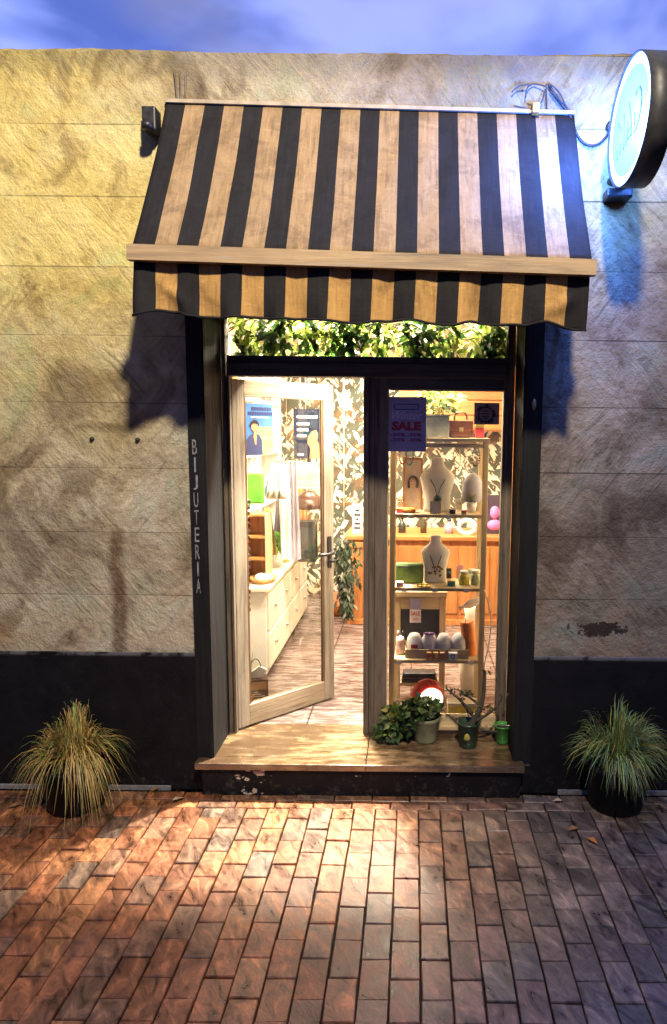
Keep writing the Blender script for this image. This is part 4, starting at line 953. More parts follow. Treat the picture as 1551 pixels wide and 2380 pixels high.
for k, (px, sh, lb) in enumerate(((955, 1, 'white price tag on the edge of the upper rack shelf, left'), (1040, 1, 'white price tag on the edge of the upper rack shelf, right of the large bust'), (940, 2, 'white price tag on the middle shelf edge under the green pouch'), (1012, 2, 'white price tag on the middle shelf edge under the smaller bust'), (1085, 2, 'white price tag on the middle shelf edge under the bead jars'), (1100, 3, 'white price tag on the lowest shelf edge under the orange candle'), (930, 3, 'white price tag at the left end of the lowest shelf edge'))):
    x = P(px, 1300, YK).x; solo(MB().box(x - .016, x + .016, YK - .0035, YK - .0005, zk[sh] - .024, zk[sh] - .003), 'price_tag', M_paper, (x, YK - .002, zk[sh] - .024), lb, 'price tag', 'price tags on the rack')
cols = ((936, (.40, .03, .03), 'red'), (952, (.03, .25, .26), 'teal'), (1062, (.60, .42, .10), 'gold'), (1090, (.75, .72, .68), 'pearl'), (1106, (.05, .04, .05), 'black'))
for px, cc, nm in cols:
    x = P(px, 1080, YM - .02).x; z0 = zk[0] - .0545; t = thing('bead_strand', (x, YM - .02, z0), '%s bead strand hanging from the top board of the pine rack' % nm, 'necklace', 'bead strands hanging in the window')
    L = random.uniform(.10, .17); loop = [Vector((x + .022 * math.sin(a), YM - .02, z0 - L / 2 + L / 2 * math.cos(a))) for a in [k * 6.283 / 22 for k in range(22)]]
    m = MB()
    for p in loop: m.lathe([(0, -.0065), (.0065, 0), (0, .0065)], p, 6)
    m.build('beads', basic('bead_' + nm, cc, .25, .25, 30), t)
x = P(955, 1500, YM - .02).x
ords = ['first', 'second', 'third', 'fourth', 'fifth', 'sixth', 'seventh']
for sh, nm, n_ in ((1, 'upper', 6), (2, 'middle', 7)):
    z = zk[sh]
    for k in range(n_):
        x = rx0 + .06 + (rx1 - rx0 - .12) * k / (n_ - 1); y = YM + .128; ti = random.uniform(-.1, .1)
        t = thing('earring_card', (x, y, z), 'earring card at the back of the %s rack shelf, %s from the left' % (nm, ords[k]), 'card', 'earring cards along the rack shelves')
        m = MB(); m.box(x - .022, x + .022, y, y + .003, z + .001, z + .068 + .02 * (k % 2)); m.build('card', (M_paper, M_cream, M_b4, M_b5)[(k + sh) % 4], t)
        for q in (-1, 1):
            m = MB(); m.lathe([(0, -.010), (.006, -.004), (.0065, .002), (0, .010)], (x + q * .010, y - .007, z + .042), 8); m.build('earring', (bpy.data.materials['gold'], M_chrome, M_b3, M_b1)[(k * 2 + sh) % 4], t)
x = P(931, 1500, YM).x; t = thing('pink_soft_toy', (x, YM - .02, zk[3]), 'pale pink soft toy with a dark ear left of the wooden tray', 'toy')
m = MB(); m.lathe([(0, .001), (.026, .004), (.032, .035), (.024, .065), (.028, .085), (.022, .112), (0, .122)], (x, YM - .02, zk[3]), 16); m.build('body', basic('pink_plush', (.66, .46, .42), .9, .15, 40, bump=.3), t)
for q in (-1, 1):
    m = MB(); m.lathe([(0, -.002), (.009, .01), (.008, .03), (0, .042)], (x + q * .014, YM - .02, zk[3] + .11), 10); m.build('ear', M_dark if q > 0 else basic('pink_plush_ear', (.6, .36, .34), .9, .15, 40), t)
x = P(1075, 1670, YK).x; t = thing('patterned_box', (x, YK + .02, ZS), 'yellow and white patterned box on the window floor behind the green bucket pot', 'box')
m = MB(); m.box(x - .09, x + .085, YK - .02, YK + .07, ZS + .001, ZS + .10, bev=.003)
m.build('box_base', basic('yellow_pattern', (.60, .52, .10), .6, .6, 26, dark=(.75, .7, .55)), t)
m = MB(); m.box(x - .093, x + .088, YK - .023, YK + .073, ZS + .1005, ZS + .118, bev=.003); m.build('lid', M_cream, t)
# notices on the glass of the fixed window
yg = YR + .0315
a, b_ = P(899, 922, yg), P(990, 1050, yg)
po = thing('sale_poster', ((a.x + b_.x) / 2, yg, b_.z), 'violet Winter SALE poster taped inside the fixed window', 'poster')
pw_, ph_, pcx, pcz = b_.x - a.x, a.z - b_.z, (a.x + b_.x) / 2, (a.z + b_.z) / 2
yp = YR + .028
m = MB(); m.box(a.x + .002, b_.x, yp, yp + .003, b_.z, a.z); m.build('sheet', basic('violet_print', (.34, .32, .52), .6, .15, 9, dark=(.26, .22, .42)), po)
m = MB(); f_ = .30
for q in ((pcx - pw_ * f_, pcx + pw_ * f_, pcz + ph_ * .36, pcz + ph_ * .375), (pcx - pw_ * f_, pcx + pw_ * f_, pcz + ph_ * .265, pcz + ph_ * .28)): m.box(q[0], q[1], yp - .0012, yp - .0003, q[2], q[3])
for q in (-1, 1): m.box(pcx + q * pw_ * f_ - .003, pcx + q * pw_ * f_ + .003, yp - .0012, yp - .0003, pcz + ph_ * .281, pcz + ph_ * .359)
m.build('printed_frame', basic('deep_violet_ink', (.035, .03, .16), .6, .2, 20), po)
M_lil = basic('pale_lilac_ink', (.62, .56, .80), .6, .1, 20); M_dred = basic('dark_red_ink', (.34, .035, .05), .6, .15, 20); M_plum = basic('plum_ink', (.20, .03, .09), .6, .15, 20)
oo = ORG[po.name]
text('Winter', .05, M_lil, po, at_front((pcx + pw_ * .02, yp - .001, pcz + ph_ * .165), oo), shear=.45, width=pw_ * .76, height=ph_ * .15)
text('SALE', .06, M_dred, po, at_front((pcx, yp - .001, pcz - ph_ * .03), oo), bold=.004, width=pw_ * .74, height=ph_ * .17)
text('-30%', .03, M_plum, po, at_front((pcx - pw_ * .21, yp - .001, pcz - ph_ * .19), oo), bold=.001, width=pw_ * .37, height=ph_ * .065)
text('-50%', .03, M_plum, po, at_front((pcx + pw_ * .21, yp - .001, pcz - ph_ * .19), oo), bold=.001, width=pw_ * .37, height=ph_ * .065)
text('-20%', .03, M_plum, po, at_front((pcx - pw_ * .21, yp - .001, pcz - ph_ * .285), oo), bold=.001, width=pw_ * .37, height=ph_ * .065)
text('-30%', .03, M_plum, po, at_front((pcx + pw_ * .21, yp - .001, pcz - ph_ * .285), oo), bold=.001, width=pw_ * .37, height=ph_ * .065)
a, b_ = P(1103, 936, yg), P(1160, 987, yg)
cdx = thing('notice_card', ((a.x + b_.x) / 2, yg, b_.z), 'small parchment card with a round wreath emblem on the fixed window', 'card')
m = MB(); m.box(a.x, b_.x, yp, yp + .003, b_.z, a.z); m.build('card', basic('parchment', (.42, .32, .28), .7, .3, 16), cdx)
cx_, cz_ = (a.x + b_.x) / 2 - .006, (a.z + b_.z) / 2 - .004
m = MB(); rr = .040
m.tube([(cx_ + rr * math.cos(k * .1963), yp - .002, cz_ + rr * math.sin(k * .1963)) for k in range(33)], .004, 5)
for k in range(34):
    an = random.random() * 6.28; q = Vector((cx_ + rr * 1.05 * math.cos(an), yp - .0025, cz_ + rr * 1.05 * math.sin(an))); m.leaf(q, (math.cos(an + .9), 0, math.sin(an + .9)), (0, -1, 0), .020, .010)
m.build('wreath', basic('dark_purple_ink', (.06, .035, .07), .7, .2, 20), cdx)
m = MB()
for k, (dz_, w_) in enumerate(((.018, .018), (.004, .024), (-.010, .022), (-.021, .012))): m.box(cx_ - w_, cx_ + w_, yp - .0012, yp - .0003, cz_ + dz_ - .003, cz_ + dz_ + .003)
m.build('printed_lines', bpy.data.materials['dark_purple_ink'], cdx)
# brass bell push on the right jamb
c = P(1222, 940, -.02); m = MB(); m.lathe([(0, 0), (.011, 0), (.011, .006), (.006, .011), (0, .011)], (0, 0, 0), 18, 1, 2.6); bmesh.ops.transform(m.bm, matrix=Matrix.Translation((XR + .04, -.0225, c.z)) @ Matrix.Rotation(R(90), 4, 'X'), verts=m.bm.verts); m.build('bell_push', basic('aged_brass', (.42, .33, .22), .4, .3, 30, .7), shop)
for px, py in ((214, 1020), (320, 1022)):
    c = P(px, py, -.004); m = MB(); m.lathe([(0, 0), (.012, 0), (.009, .012), (0, .014)], (0, 0, 0), 10); bmesh.ops.transform(m.bm, matrix=Matrix.Translation((c.x, -.001, c.z)) @ Matrix.Rotation(R(90), 4, 'X'), verts=m.bm.verts); m.build('wall_anchor', M_black, shop)

# garland behind the transom glass
gl = thing('leafy_garland', (-.25, .45, 2.45), 'thick green leafy garland hanging behind the glass above the door', 'garland')
m = MB(); gp = [(.008, .02, .006), (.02, .05, .012), (.06, .12, .02), (.20, .28, .05), (.36, .42, .10), (.55, .54, .24)]
for i in range(1500):
    x = random.uniform(XL + .05, XR - .05); z = random.gauss(2.45, .075); z = min(max(z, 2.315), 2.62); cl1 = .5 + .5 * math.sin(x * 9 + z * 6) * math.sin(x * 23 + 1)
    if random.random() > .22 + .78 * cl1: continue
    pal = gp[:3] if cl1 > .62 else gp[1:5] if cl1 > .35 else gp[3:]
    m.leaf((x, .37 + random.uniform(-.01, .05), z), (random.gauss(0, .7), random.gauss(-.2, .4), random.gauss(-.7, .7)), (random.gauss(0, .5), -1, random.gauss(.3, .5)), random.uniform(.05, .12), random.uniform(.02, .045), 0, gcol(pal))
m.build('foliage', M_leafg, gl)
m = MB()
for k in range(5): m.tube(cat([(XL + .03 + (XR - XL - .06) * q / 12, .39 + .02 * math.sin(q * 1.3 + k), 2.48 + .05 * math.sin(q * 1.9 + k * 2)) for q in range(13)], 4), .004, 5)
m.build('stem', basic('vine_stem', (.10, .08, .03), .7, .3, 20), gl)

# ------------------------------------------------------------------ deeper in the shop
# wooden counter across the back
KX0, KX1, KY, KZ = -.56, 1.04, 2.48, 1.0
ct = thing('shop_counter', ((KX0 + KX1) / 2, KY + .25, ZS), 'long orange brown panelled wooden counter across the back of the shop', 'counter')
m = MB(); m.box(KX0 + .11, KX1, KY + .03, KY + .5, ZS + .05, KZ - .04); m.build('body', M_orange, ct)
m = MB(); m.box(KX0 - .04, KX1, KY - .03, KY + .53, KZ - .039, KZ, bev=.008); m.build('counter_top', wood('orange_brown_across', (.46, .19, .06), (.22, .075, .022), 'X', .35, .5), ct)
m = MB(); m.box(KX0, KX0 + .1095, KY, KY + .5, ZS + .051, KZ - .0395, bev=.006); m.box(KX0 - .02, KX0 + .12, KY - .02, KY + .5, KZ - .11, KZ - .06, bev=.006); m.build('pilaster', M_orange, ct)
m = MB(); m.box(KX0 - .025, KX1, KY - .015, KY + .5, ZS + .001, ZS + .05, bev=.005); m.build('skirting', M_orange, ct)
for k in range(5):
    x = KX0 + .15 + k * .285; m = MB(); m.box(x, x + .25, KY + .015, KY + .0295, ZS + .10, KZ - .10, bev=.006); m.build('front_panel', M_orange, ct)
# wooden wardrobe along the right wall and shelf cupboard above
m_ = thing('wardrobe', (.90, 1.6, ZS), 'tall orange timber wardrobe of vertical boards by the right wall', 'wardrobe')
m = MB(); m.box(.80, RX1 - .002, 1.25, 2.35, ZS, 2.12); m.build('body', M_orange, m_)
m = MB()
for k in range(6): m.box(.785, .7995, 1.27 + k * .178, 1.27 + k * .178 + .168, ZS + .04, 2.08, bev=.003)
m.build('board_front', M_orange, m_)
for k in range(3):
    m = MB(); m.box(.815 + k * .085, .815 + k * .085 + .078, 1.236, 1.2495, ZS + .03, 2.08, bev=.003); m.build('side_board', M_orange, m_)
cp = thing('wall_cupboard', (.45, 3.35, 1.95), 'orange timber wall cupboard of horizontal boards above the counter', 'cupboard')
m = MB(); m.box(-.15, 1.06, 3.2, RY1 - .002, 1.93, 2.52); m.build('body', M_orange, cp)
for k in range(4):
    m = MB(); m.box(-.14, 1.05, 3.18, 3.1995, 1.945 + k * .145, 1.945 + k * .145 + .135, bev=.006); m.build('front_board', bpy.data.materials['orange_brown_across'], cp)
# on the counter
def on_counter(px, Y=KY + .15): return P(px, 1200, Y).x
x = on_counter(832); t = thing('price_card', (x, KY + .1, KZ), 'white standing card with black letters on the end of the counter', 'card')
m = MB(); m.box(x - .045, x + .045, KY + .1, KY + .106, KZ + .002, KZ + .27); m.build('card', M_paper, t)
m = MB()
for dz_, w_ in ((.21, .02), (.17, .03), (.13, .012), (.09, .026), (.05, .03)): m.box(x - w_, x + w_, KY + .0975, KY + .0995, KZ + dz_ - .010, KZ + dz_ + .010)
m.build('printed_lines', M_dark, t)
x = on_counter(1150); t = thing('portrait_picture', (x, KY + .14, KZ), 'small pink toned portrait picture standing at the right end of the counter', 'picture')
m = MB(); m.box(x - .07, x + .07, KY + .14, KY + .15, KZ + .002, KZ + .36); m.build('print', basic('dark_print', (.05, .03, .05), .6, .3, 10), t)
m = MB(); m.lathe([(0, -.002), (.05, -.002), (.05, .002), (0, .002)], (0, 0, 0), 20, .85, 1.2); bmesh.ops.transform(m.bm, matrix=Matrix.Translation((x, KY + .136, KZ + .2)) @ Matrix.Rotation(R(90), 4, 'X'), verts=m.bm.verts); m.build('printed_face', basic('pink_print', (.62, .18, .50), .6, .3, 12), t)
m = MB(); m.lathe([(0, -.002), (.066, -.002), (.066, .002), (0, .002)], (0, 0, 0), 20, 1, .75); bmesh.ops.transform(m.bm, matrix=Matrix.Translation((x, KY + .1355, KZ + .085)) @ Matrix.Rotation(R(90), 4, 'X'), verts=m.bm.verts); m.build('printed_shoulders', bpy.data.materials['pink_print'], t)
x = on_counter(1085); t = thing('hair_band', (x, KY + .1, KZ), 'thick white hair band standing on the counter', 'hair band')
m = MB(); m.tube([(x + .075 * math.cos(k * .2513 - .2), KY + .1, KZ + .07 + .06 * math.sin(k * .2513 - .2)) for k in range(26)], .022, 8); m.build('band', M_white, t)
for k, (px, hh, rr, col, lb) in enumerate(((935, .13, .035, (.03, .04, .035), 'dark bottle on the counter below the leaf wallpaper, left of the rack bust'), (985, .16, .03, (.06, .05, .03), 'tall brown bottle on the counter behind the upper bust'), (1045, .11, .04, (.30, .30, .42), 'short lilac bottle on the counter next to the white hair band'))):
    x = on_counter(px); t = thing('bottle', (x, KY + .18, KZ), lb, 'bottle', 'bottles on the counter')
    m = MB(); m.lathe([(0, .001), (rr, .001), (rr, hh * .6), (rr * .35, hh * .8), (rr * .35, hh), (0, hh)], (x, KY + .18, KZ), 16); m.build('bottle', basic('bottle_' + str(k), col, .2, .2, 12), t)
    m = MB(); m.lathe([(0, hh + .0005), (rr * .45, hh + .0005), (rr * .45, hh + .02), (0, hh + .02)], (x, KY + .18, KZ), 12); m.build('stopper', M_dark, t)
# hanging trailing plant and terracotta basket at the end of the counter
c = P(800, 1250, 2.2); t = thing('hanging_plant', (c.x, 2.2, c.z), 'dark trailing plant hanging in the doorway gap beside the counter', 'plant')
zb_ = P(803, 1425, 2.2).z; m = MB()
for i in range(520):
    v = random.random() ** .8; z = c.z + (zb_ - c.z) * v; ww = .11 * (1 - v) ** .7 + .012
    m.leaf((c.x + random.gauss(.0, ww * .55) + v * .03, 2.2 + random.gauss(0, .05), z), (random.gauss(0, .6), random.gauss(-.3, .3), -1), (random.gauss(0, .4), -1, .2), random.uniform(.05, .09), random.uniform(.018, .034), 0, gcol([(.02, .04, .025), (.03, .06, .03), (.22, .22, .16), (.015, .02, .015), (.06, .09, .05)]))
m.build('foliage', M_leafg, t)
m = MB(); m.tube([(c.x, 2.2, c.z - .05), (c.x, 2.2, RZ - .001)], .003, 5); m.build('cord', M_cream, t)
c = PZ(785, 1432, ZS); t = thing('floor_basket', (c.x, c.y + .12, ZS), 'low orange woven basket on the floor beside the counter', 'basket')
m = MB(); m.lathe([(0, .001), (.13, .001), (.17, .10), (.165, .14), (.155, .14), (.15, .05), (0, .04)], (c.x, c.y + .12, ZS), 26); m.build('basket', basic('orange_wicker', (.55, .17, .04), .6, .5, 40, bump=.8, stretch=(1, 1, 4)), t)
m = MB(); m.lathe([(0, .05), (.14, .06), (.12, .16), (.05, .2), (0, .205)], (c.x - .01, c.y + .12, ZS), 18); m.build('cloth', basic('brown_cloth', (.26, .10, .05), .9, .4, 12), t)

# white cabinet and shelves along the left wall, seen through the open leaf
CXF, CY0, CY1, CZT = -1.00, 1.05, 2.75, .86
cab = thing('white_cabinet', (-1.25, 1.9, ZS), 'low white cabinet with drawers along the left side of the shop', 'cabinet')
m = MB(); m.box(RX0 + .002, CXF, CY0, CY1, ZS + .06, CZT - .03); m.build('body', M_white, cab)
m = MB(); m.box(RX0 + .002, CXF + .03, CY0 - .03, CY1 + .02, CZT - .0295, CZT, bev=.006); m.build('cabinet_top', M_cream, cab)
m = MB(); m.box(RX0 + .002, CXF - .03, CY0 + .02, CY1, ZS + .001, ZS + .0595); m.build('kickboard', M_dark, cab)
for k in range(4):
    for j in range(2):
        y = CY0 + .03 + k * .42; z = ZS + .09 + j * .27
        m = MB(); m.box(CXF + .0005, CXF + .016, y, y + .38, z, z + .25, bev=.004); d_ = m.build('drawer', M_cream, cab)
        m = MB(); m.lathe([(0, 0), (.012, 0), (.016, .014), (0, .02)], (0, 0, 0), 12); bmesh.ops.transform(m.bm, matrix=Matrix.Translation((CXF + .0165, y + .19, z + .14)) @ Matrix.Rotation(R(90), 4, 'Y'), verts=m.bm.verts); m.build('knob', M_chrome, d_)
sh = thing('wall_shelves', (-1.35, 1.9, 1.3), 'tall white shelf unit on the left wall above the cabinet', 'shelves')
for k, z in enumerate((1.30, 1.72, 2.14, 2.5)):
    m = MB(); m.box(RX0 + .002, RX0 + .28, CY0 + .05, CY1 - .02, z, z + .022); m.build('shelf', M_white, sh)
for y in (CY0 + .03, CY0 + .85, CY1 - .019):
    m = MB(); m.box(RX0 + .002, RX0 + .285, y, y + .019, CZT + .001, 2.54); m.build('upright', M_white, sh)
random.seed(21)
PAL = [('amber', (.52, .22, .04)), ('teal', (.05, .20, .22)), ('white', (.75, .73, .70)), ('plum', (.20, .05, .14)), ('green', (.10, .28, .05)), ('black', (.03, .03, .03)), ('ochre', (.55, .38, .10)), ('red', (.48, .06, .04))]
mats_s = {n_: basic('glaze_' + n_, c_, .35, .2, 14) for n_, c_ in PAL}
word_ = ['at the near end', 'second from the near end', 'in the middle', 'second from the far end', 'at the far end']
for si, z in enumerate((1.322, 1.742, 2.162)):
    for j in range(5):
        y = CY0 + .16 + j * .34; x = RX0 + .19 + random.uniform(-.02, .03); n_, c_ = PAL[(si * 3 + j * 2 + (j > 2)) % len(PAL)]; rr = random.uniform(.04, .07); hh = random.uniform(.14, .28)
        t = thing('vase', (x, y, z), '%s vase %s of the %s white wall shelf' % (n_, word_[j], ('lower', 'middle', 'upper')[si]), 'vase', 'vases on the white wall shelves')
        m = MB(); k1, k2 = random.uniform(.7, 1.2), random.uniform(.3, .6); m.lathe([(0, .001), (rr * .7, .001), (rr * k1, hh * .35), (rr * .8, hh * .6), (rr * k2, hh * .85), (rr * (k2 + .15), hh), (rr * k2 * .8, hh), (0, hh * .8)], (x, y, z), 18); m.build('vase_body', mats_s[n_], t)
# more stock on and around the cabinet
for k, (x, y, hh, rr, nm) in enumerate(((-1.10, 1.42, .24, .04, 'amber'), (-1.20, 1.58, .30, .05, 'teal'), (-1.05, 1.95, .16, .05, 'ochre'), (-1.22, 1.95, .34, .05, 'plum'), (-1.08, 2.3, .22, .055, 'red'), (-1.2, 2.5, .30, .06, 'black'))):
    t = thing('tall_bottle', (x, y, CZT), 'tall %s bottle with a white stopper standing on the white cabinet' % nm, 'bottle', 'bottles on the white cabinet')
    m = MB(); m.lathe([(0, .001), (rr, .001), (rr * 1.05, hh * .4), (rr * .5, hh * .66), (rr * .3, hh * .75), (rr * .34, hh), (0, hh)], (x, y, CZT), 18); m.build('bottle_body', mats_s[nm], t)
    m = MB(); m.lathe([(0, hh + .0005), (rr * .4, hh + .0005), (rr * .45, hh + .03), (0, hh + .036)], (x, y, CZT), 12); m.build('stopper', M_white, t)
for k, (px, Y_, zt2, ln_, cc, nm) in enumerate(((640, 1.25, 1075, 1160, (.75, .72, .66), 'ivory'), (652, 1.9, 1130, 1260, (.12, .10, .14), 'charcoal'), (700, 2.6, 1120, 1230, (.55, .18, .06), 'rust'), (622, 1.45, 1180, 1290, (.55, .46, .14), 'mustard'))):
    c = P(px, zt2, Y_); zb3 = P(px, ln_, Y_).z; t = thing('hanging_shawl', (c.x, Y_, zb3), '%s shawl hanging from a peg above the white cabinet' % nm, 'shawl', 'shawls hanging over the white cabinet')
    m = MB(); pv = None
    for q in range(13):
        u = q / 12 - .5; yy = Y_ + .018 * math.sin(q * 1.7 + k)
        cur = [m.bm.verts.new((c.x + u * (.05 + .09 * v), yy + dd, c.z + (zb3 - c.z) * v - .02 * abs(u) * (1 - v))) for dd in (0, .006) for v in (0, .3, .7, 1)]
        if pv:
            for v in range(3): m._f([pv[v], cur[v], cur[v + 1], pv[v + 1]], 0, True); m._f([pv[4 + v], pv[5 + v], cur[5 + v], cur[4 + v]], 0, True)
            m._f([pv[3], cur[3], cur[7], pv[7]]); m._f([pv[0], pv[4], cur[4], cur[0]])
        pv = cur
    m.build('cloth', basic('shawl_' + nm, cc, .85, .3, 16, bump=.2), t)
    m = MB(); m.tube([(c.x, Y_ + .003, c.z - .004), (c.x, Y_ + .003, RZ - .001)], .002, 5); m.build('hanging_cord', M_cream, t)
# things on the cabinet
t = thing('wooden_box_shelf', (-1.19, 1.25, CZT), 'small orange timber box shelf standing on the near end of the white cabinet', 'box shelf')
c = P(590, 1255, 1.2); x = c.x; zt_ = P(590, 1195, 1.2).z; zb_ = CZT + .001
for q in (x - .095, x + .08):
    m = MB(); m.box(q, q + .015, 1.2, 1.36, zb_, zt_); m.build('side', M_pine, t)
for k in range(4):
    z = zb_ + (zt_ - zb_ - .015) * k / 3; m = MB(); m.box(x - .0795, x + .0795, 1.2, 1.36, z, z + .015); m.build('shelf', M_orange, t)
m = MB(); m.box(x - .0795, x + .0795, 1.345, 1.36, zb_ + .016, zt_ - .016); m.build('back', M_orange, t)
c = P(640, 1335, 1.32); t = thing('woven_tray', (-1.03, 1.2, CZT), 'round woven tray with white cloth on the white cabinet', 'tray')
m = MB(); m.lathe([(0, .001), (.09, .001), (.12, .035), (.114, .036), (.085, .01), (0, .01)], (-1.05, 1.22, CZT), 24, .8, 1); m.build('tray', basic('wicker', (.46, .24, .09), .7, .4, 40, bump=.6), t)
m = MB(); m.lathe([(0, .011), (.08, .012), (.075, .045), (.04, .06), (0, .055)], (-1.05, 1.22, CZT), 14, .8, 1); m.build('cloth', M_white, t)
c = P(716, 1262, 2.0); t = thing('black_lantern', (c.x, 2.0, CZT), 'square black lantern on the far part of the white cabinet', 'lantern')
x = c.x; zt_ = P(716, 1210, 2.0).z
m = MB(); m.box(x - .07, x + .07, 1.93, 2.07, CZT + .001, CZT + .02); m.box(x - .07, x + .07, 1.93, 2.07, zt_ - .03, zt_)
for q in (-1, 1):
    for r_ in (-1, 1): m.box(x + q * .0615 - .0085, x + q * .0615 + .0085, 2.0 + r_ * .0615 - .0085, 2.0 + r_ * .0615 + .0085, CZT + .0205, zt_ - .0305)
m.build('frame', M_black, t)
m = MB(); m.box(x - .052, x + .052, 1.948, 2.052, CZT + .021, zt_ - .031); m.build('panes', basic('smoked_glass', (.03, .035, .04), .1, .2, 9), t)
c = P(718, 1165, 2.1); t = thing('pendant_lamp', (c.x, 2.1, c.z), 'dark brown dome pendant lamp hanging over the white cabinet', 'lamp')
m = MB(); m.lathe([(.115, -.06), (.112, -.02), (.085, .045), (.04, .08), (.015, .09), (0, .091)], (c.x, 2.1, c.z), 26); m.build('lamp_shade', basic('brown_enamel', (.06, .025, .018), .35, .2, 12), t)
m = MB(); m.tube([(c.x, 2.1, c.z + .09), (c.x, 2.1, RZ - .001)], .004, 6); m.build('flex', M_black, t)
m = MB(); m.lathe([(0, -.06), (.035, -.05), (.045, -.02), (.03, .015), (0, .02)], (c.x, 2.1, c.z - .005), 14); m.build('bulb', emit('lit_bulb', (1.0, .62, .22), 6.0), t)
c = P(592, 1128, .95); t = thing('green_tote_bag', (c.x, .98, c.z), 'bright green cloth bag hanging inside the open door leaf', 'bag')
z1_, z0_ = P(592, 1100, .95).z, P(592, 1172, .95).z
m = MB(); m.box(c.x - .055, c.x + .055, .965, .995, z0_, z1_, bev=.012); m.build('body', basic('green_canvas', (.10, .34, .03), .7, .35, 12, bump=.2), t)
m = MB(); m.box(c.x - .085, c.x - .0555, .97, .99, z0_ + .01, z1_ - .005, bev=.005); m.build('gusset', basic('teal_canvas', (.03, .13, .15), .7, .3, 12), t)
m = MB(); m.tube(cat([(c.x - .04, .98, z1_ - .01), (c.x - .02, .98, z1_ + .09), (c.x + .02, .98, z1_ + .09), (c.x + .04, .98, z1_ - .01)], 6), .005, 6); m.build('handle', M_cream, t)
m = MB(); m.tube([(c.x, .98, z1_ + .088), (c.x, .98, RZ - .001)], .002, 5); m.build('hanging_cord', M_cream, t)
c = P(668, 1120, 1.5); t = thing('hanging_scarf', (c.x, 1.5, c.z), 'long white and lilac scarf hanging over the white cabinet', 'scarf')
z1_, z0_ = P(668, 1075, 1.5).z, P(668, 1300, 1.5).z
def ribbon(xo, wd, mat, nm):
    m = MB(); pv = None
    for k in range(15):
        v = k / 14; z = z1_ + (z0_ - z1_) * v; row = []
        for q in range(7):
            u = q / 6 - .5; row.append(Vector((c.x + xo + u * wd + .02 * v, 1.5 + .02 * math.sin(q * 1.9 + v * 3), z)))
        f_ = [m.bm.verts.new(p) for p in row]; b2 = [m.bm.verts.new(p + Vector((0, .004, 0))) for p in row]
        if pv:
            for q in range(6): m._f([pv[0][q], pv[0][q + 1], f_[q + 1], f_[q]], 0, True); m._f([pv[1][q], b2[q], b2[q + 1], pv[1][q + 1]], 0, True)
            m._f([pv[0][0], f_[0], b2[0], pv[1][0]]); m._f([pv[0][6], pv[1][6], b2[6], f_[6]])
        pv = (f_, b2)
    m.build(nm, mat, t)
ribbon(-.03, .09, M_white, 'white_half'); ribbon(.045, .055, basic('lilac_cloth', (.30, .27, .36), .8, .2, 10), 'lilac_half')
m = MB(); m.tube([(c.x - .09, 1.502, z1_ + .004), (c.x + .09, 1.502, z1_ + .004)], .007, 8); m.tube([(c.x, 1.502, z1_ + .008), (c.x, 1.502, RZ - .001)], .002, 5); m.build('rail', M_chrome, t)
c = P(668, 1195, 1.75); t = thing('small_plant', (c.x, 1.9, 1.0), 'small bright green plant in a white pot on the white cabinet', 'plant')
x = -1.06
t.location = (x, 1.75, CZT); ORG[t.name] = Vector(t.location)
m = MB(); m.lathe([(0, .001), (.04, .001), (.055, .11), (.05, .112), (.045, .095), (0, .09)], (x, 1.75, CZT), 18); m.build('pot', M_white, t)
m = MB(); bush(m, (x, 1.75, CZT + .18), .09, .08, .08, 120, .06, .03, [(.10, .28, .02), (.18, .36, .04), (.07, .2, .03)]); m.build('foliage', M_leafg, t)
# dark hanging banner seen through the leaf
a, b_ = P(682, 950, 1.15), P(744, 1066, 1.15)
t = thing('dark_banner', ((a.x + b_.x) / 2, 1.15, b_.z), 'navy hanging banner with white lettering and a tan figure seen through the open leaf', 'banner')
w_, h_, bx_, bz_ = b_.x - a.x, a.z - b_.z, (a.x + b_.x) / 2, (a.z + b_.z) / 2
m = MB(); m.box(a.x, b_.x, 1.15, 1.154, b_.z, a.z); m.build('cloth', basic('navy_print', (.006, .010, .026), .8, .3, 9, spec=.1), t)
m = MB(); ol = [(.10, -.5), (.14, -.30), (.02, -.18), (.06, -.05), (.20, .05), (.36, .08), (.44, .0), (.40, -.12), (.47, -.2), (.49, -.5)]
m.prism(ol, lambda u, v: Vector((bx_ + u * w_, 1.1475, bz_ + v * h_)), lambda u, v: Vector((bx_ + u * w_, 1.1495, bz_ + v * h_))); m.build('printed_figure', basic('tan_print', (.26, .12, .055), .7, .3, 12), t)
m = MB()
for (u0, u1, v) in ((-.36, .42, .34), (-.36, .10, .20), (-.36, .06, .08), (-.36, -.02, -.04), (-.34, -.12, -.42)): m.box(bx_ + u0 * w_, bx_ + u1 * w_, 1.147, 1.1492, bz_ + (v - .022) * h_, bz_ + (v + .022) * h_)
m.build('printed_lines', M_paper, t)
m = MB(); m.tube([(bx_, 1.152, a.z - .002), (bx_, 1.152, RZ - .001)], .002, 5); m.build('hanging_cord', M_black, t)
# pinned picture under it
a, b_ = P(682, 1075, 1.9), P(742, 1135, 1.9)
t = thing('sea_picture', ((a.x + b_.x) / 2, 1.9, b_.z), 'grey green landscape picture with a white mount hanging below the navy banner', 'picture')
m = MB(); m.box(a.x, b_.x, 1.9, 1.906, b_.z, a.z); m.build('mount', M_paper, t)
m = MB(); m.box(a.x + .015, b_.x - .015, 1.897, 1.8995, b_.z + .01, a.z - .06); m.build('print', basic('sea_print', (.24, .29, .27), .6, .5, 6, stretch=(1, 1, 3)), t)
m = MB(); m.tube([((a.x + b_.x) / 2, 1.904, a.z - .002), ((a.x + b_.x) / 2, 1.904, RZ - .001)], .002, 5); m.build('hanging_cord', M_cream, t)

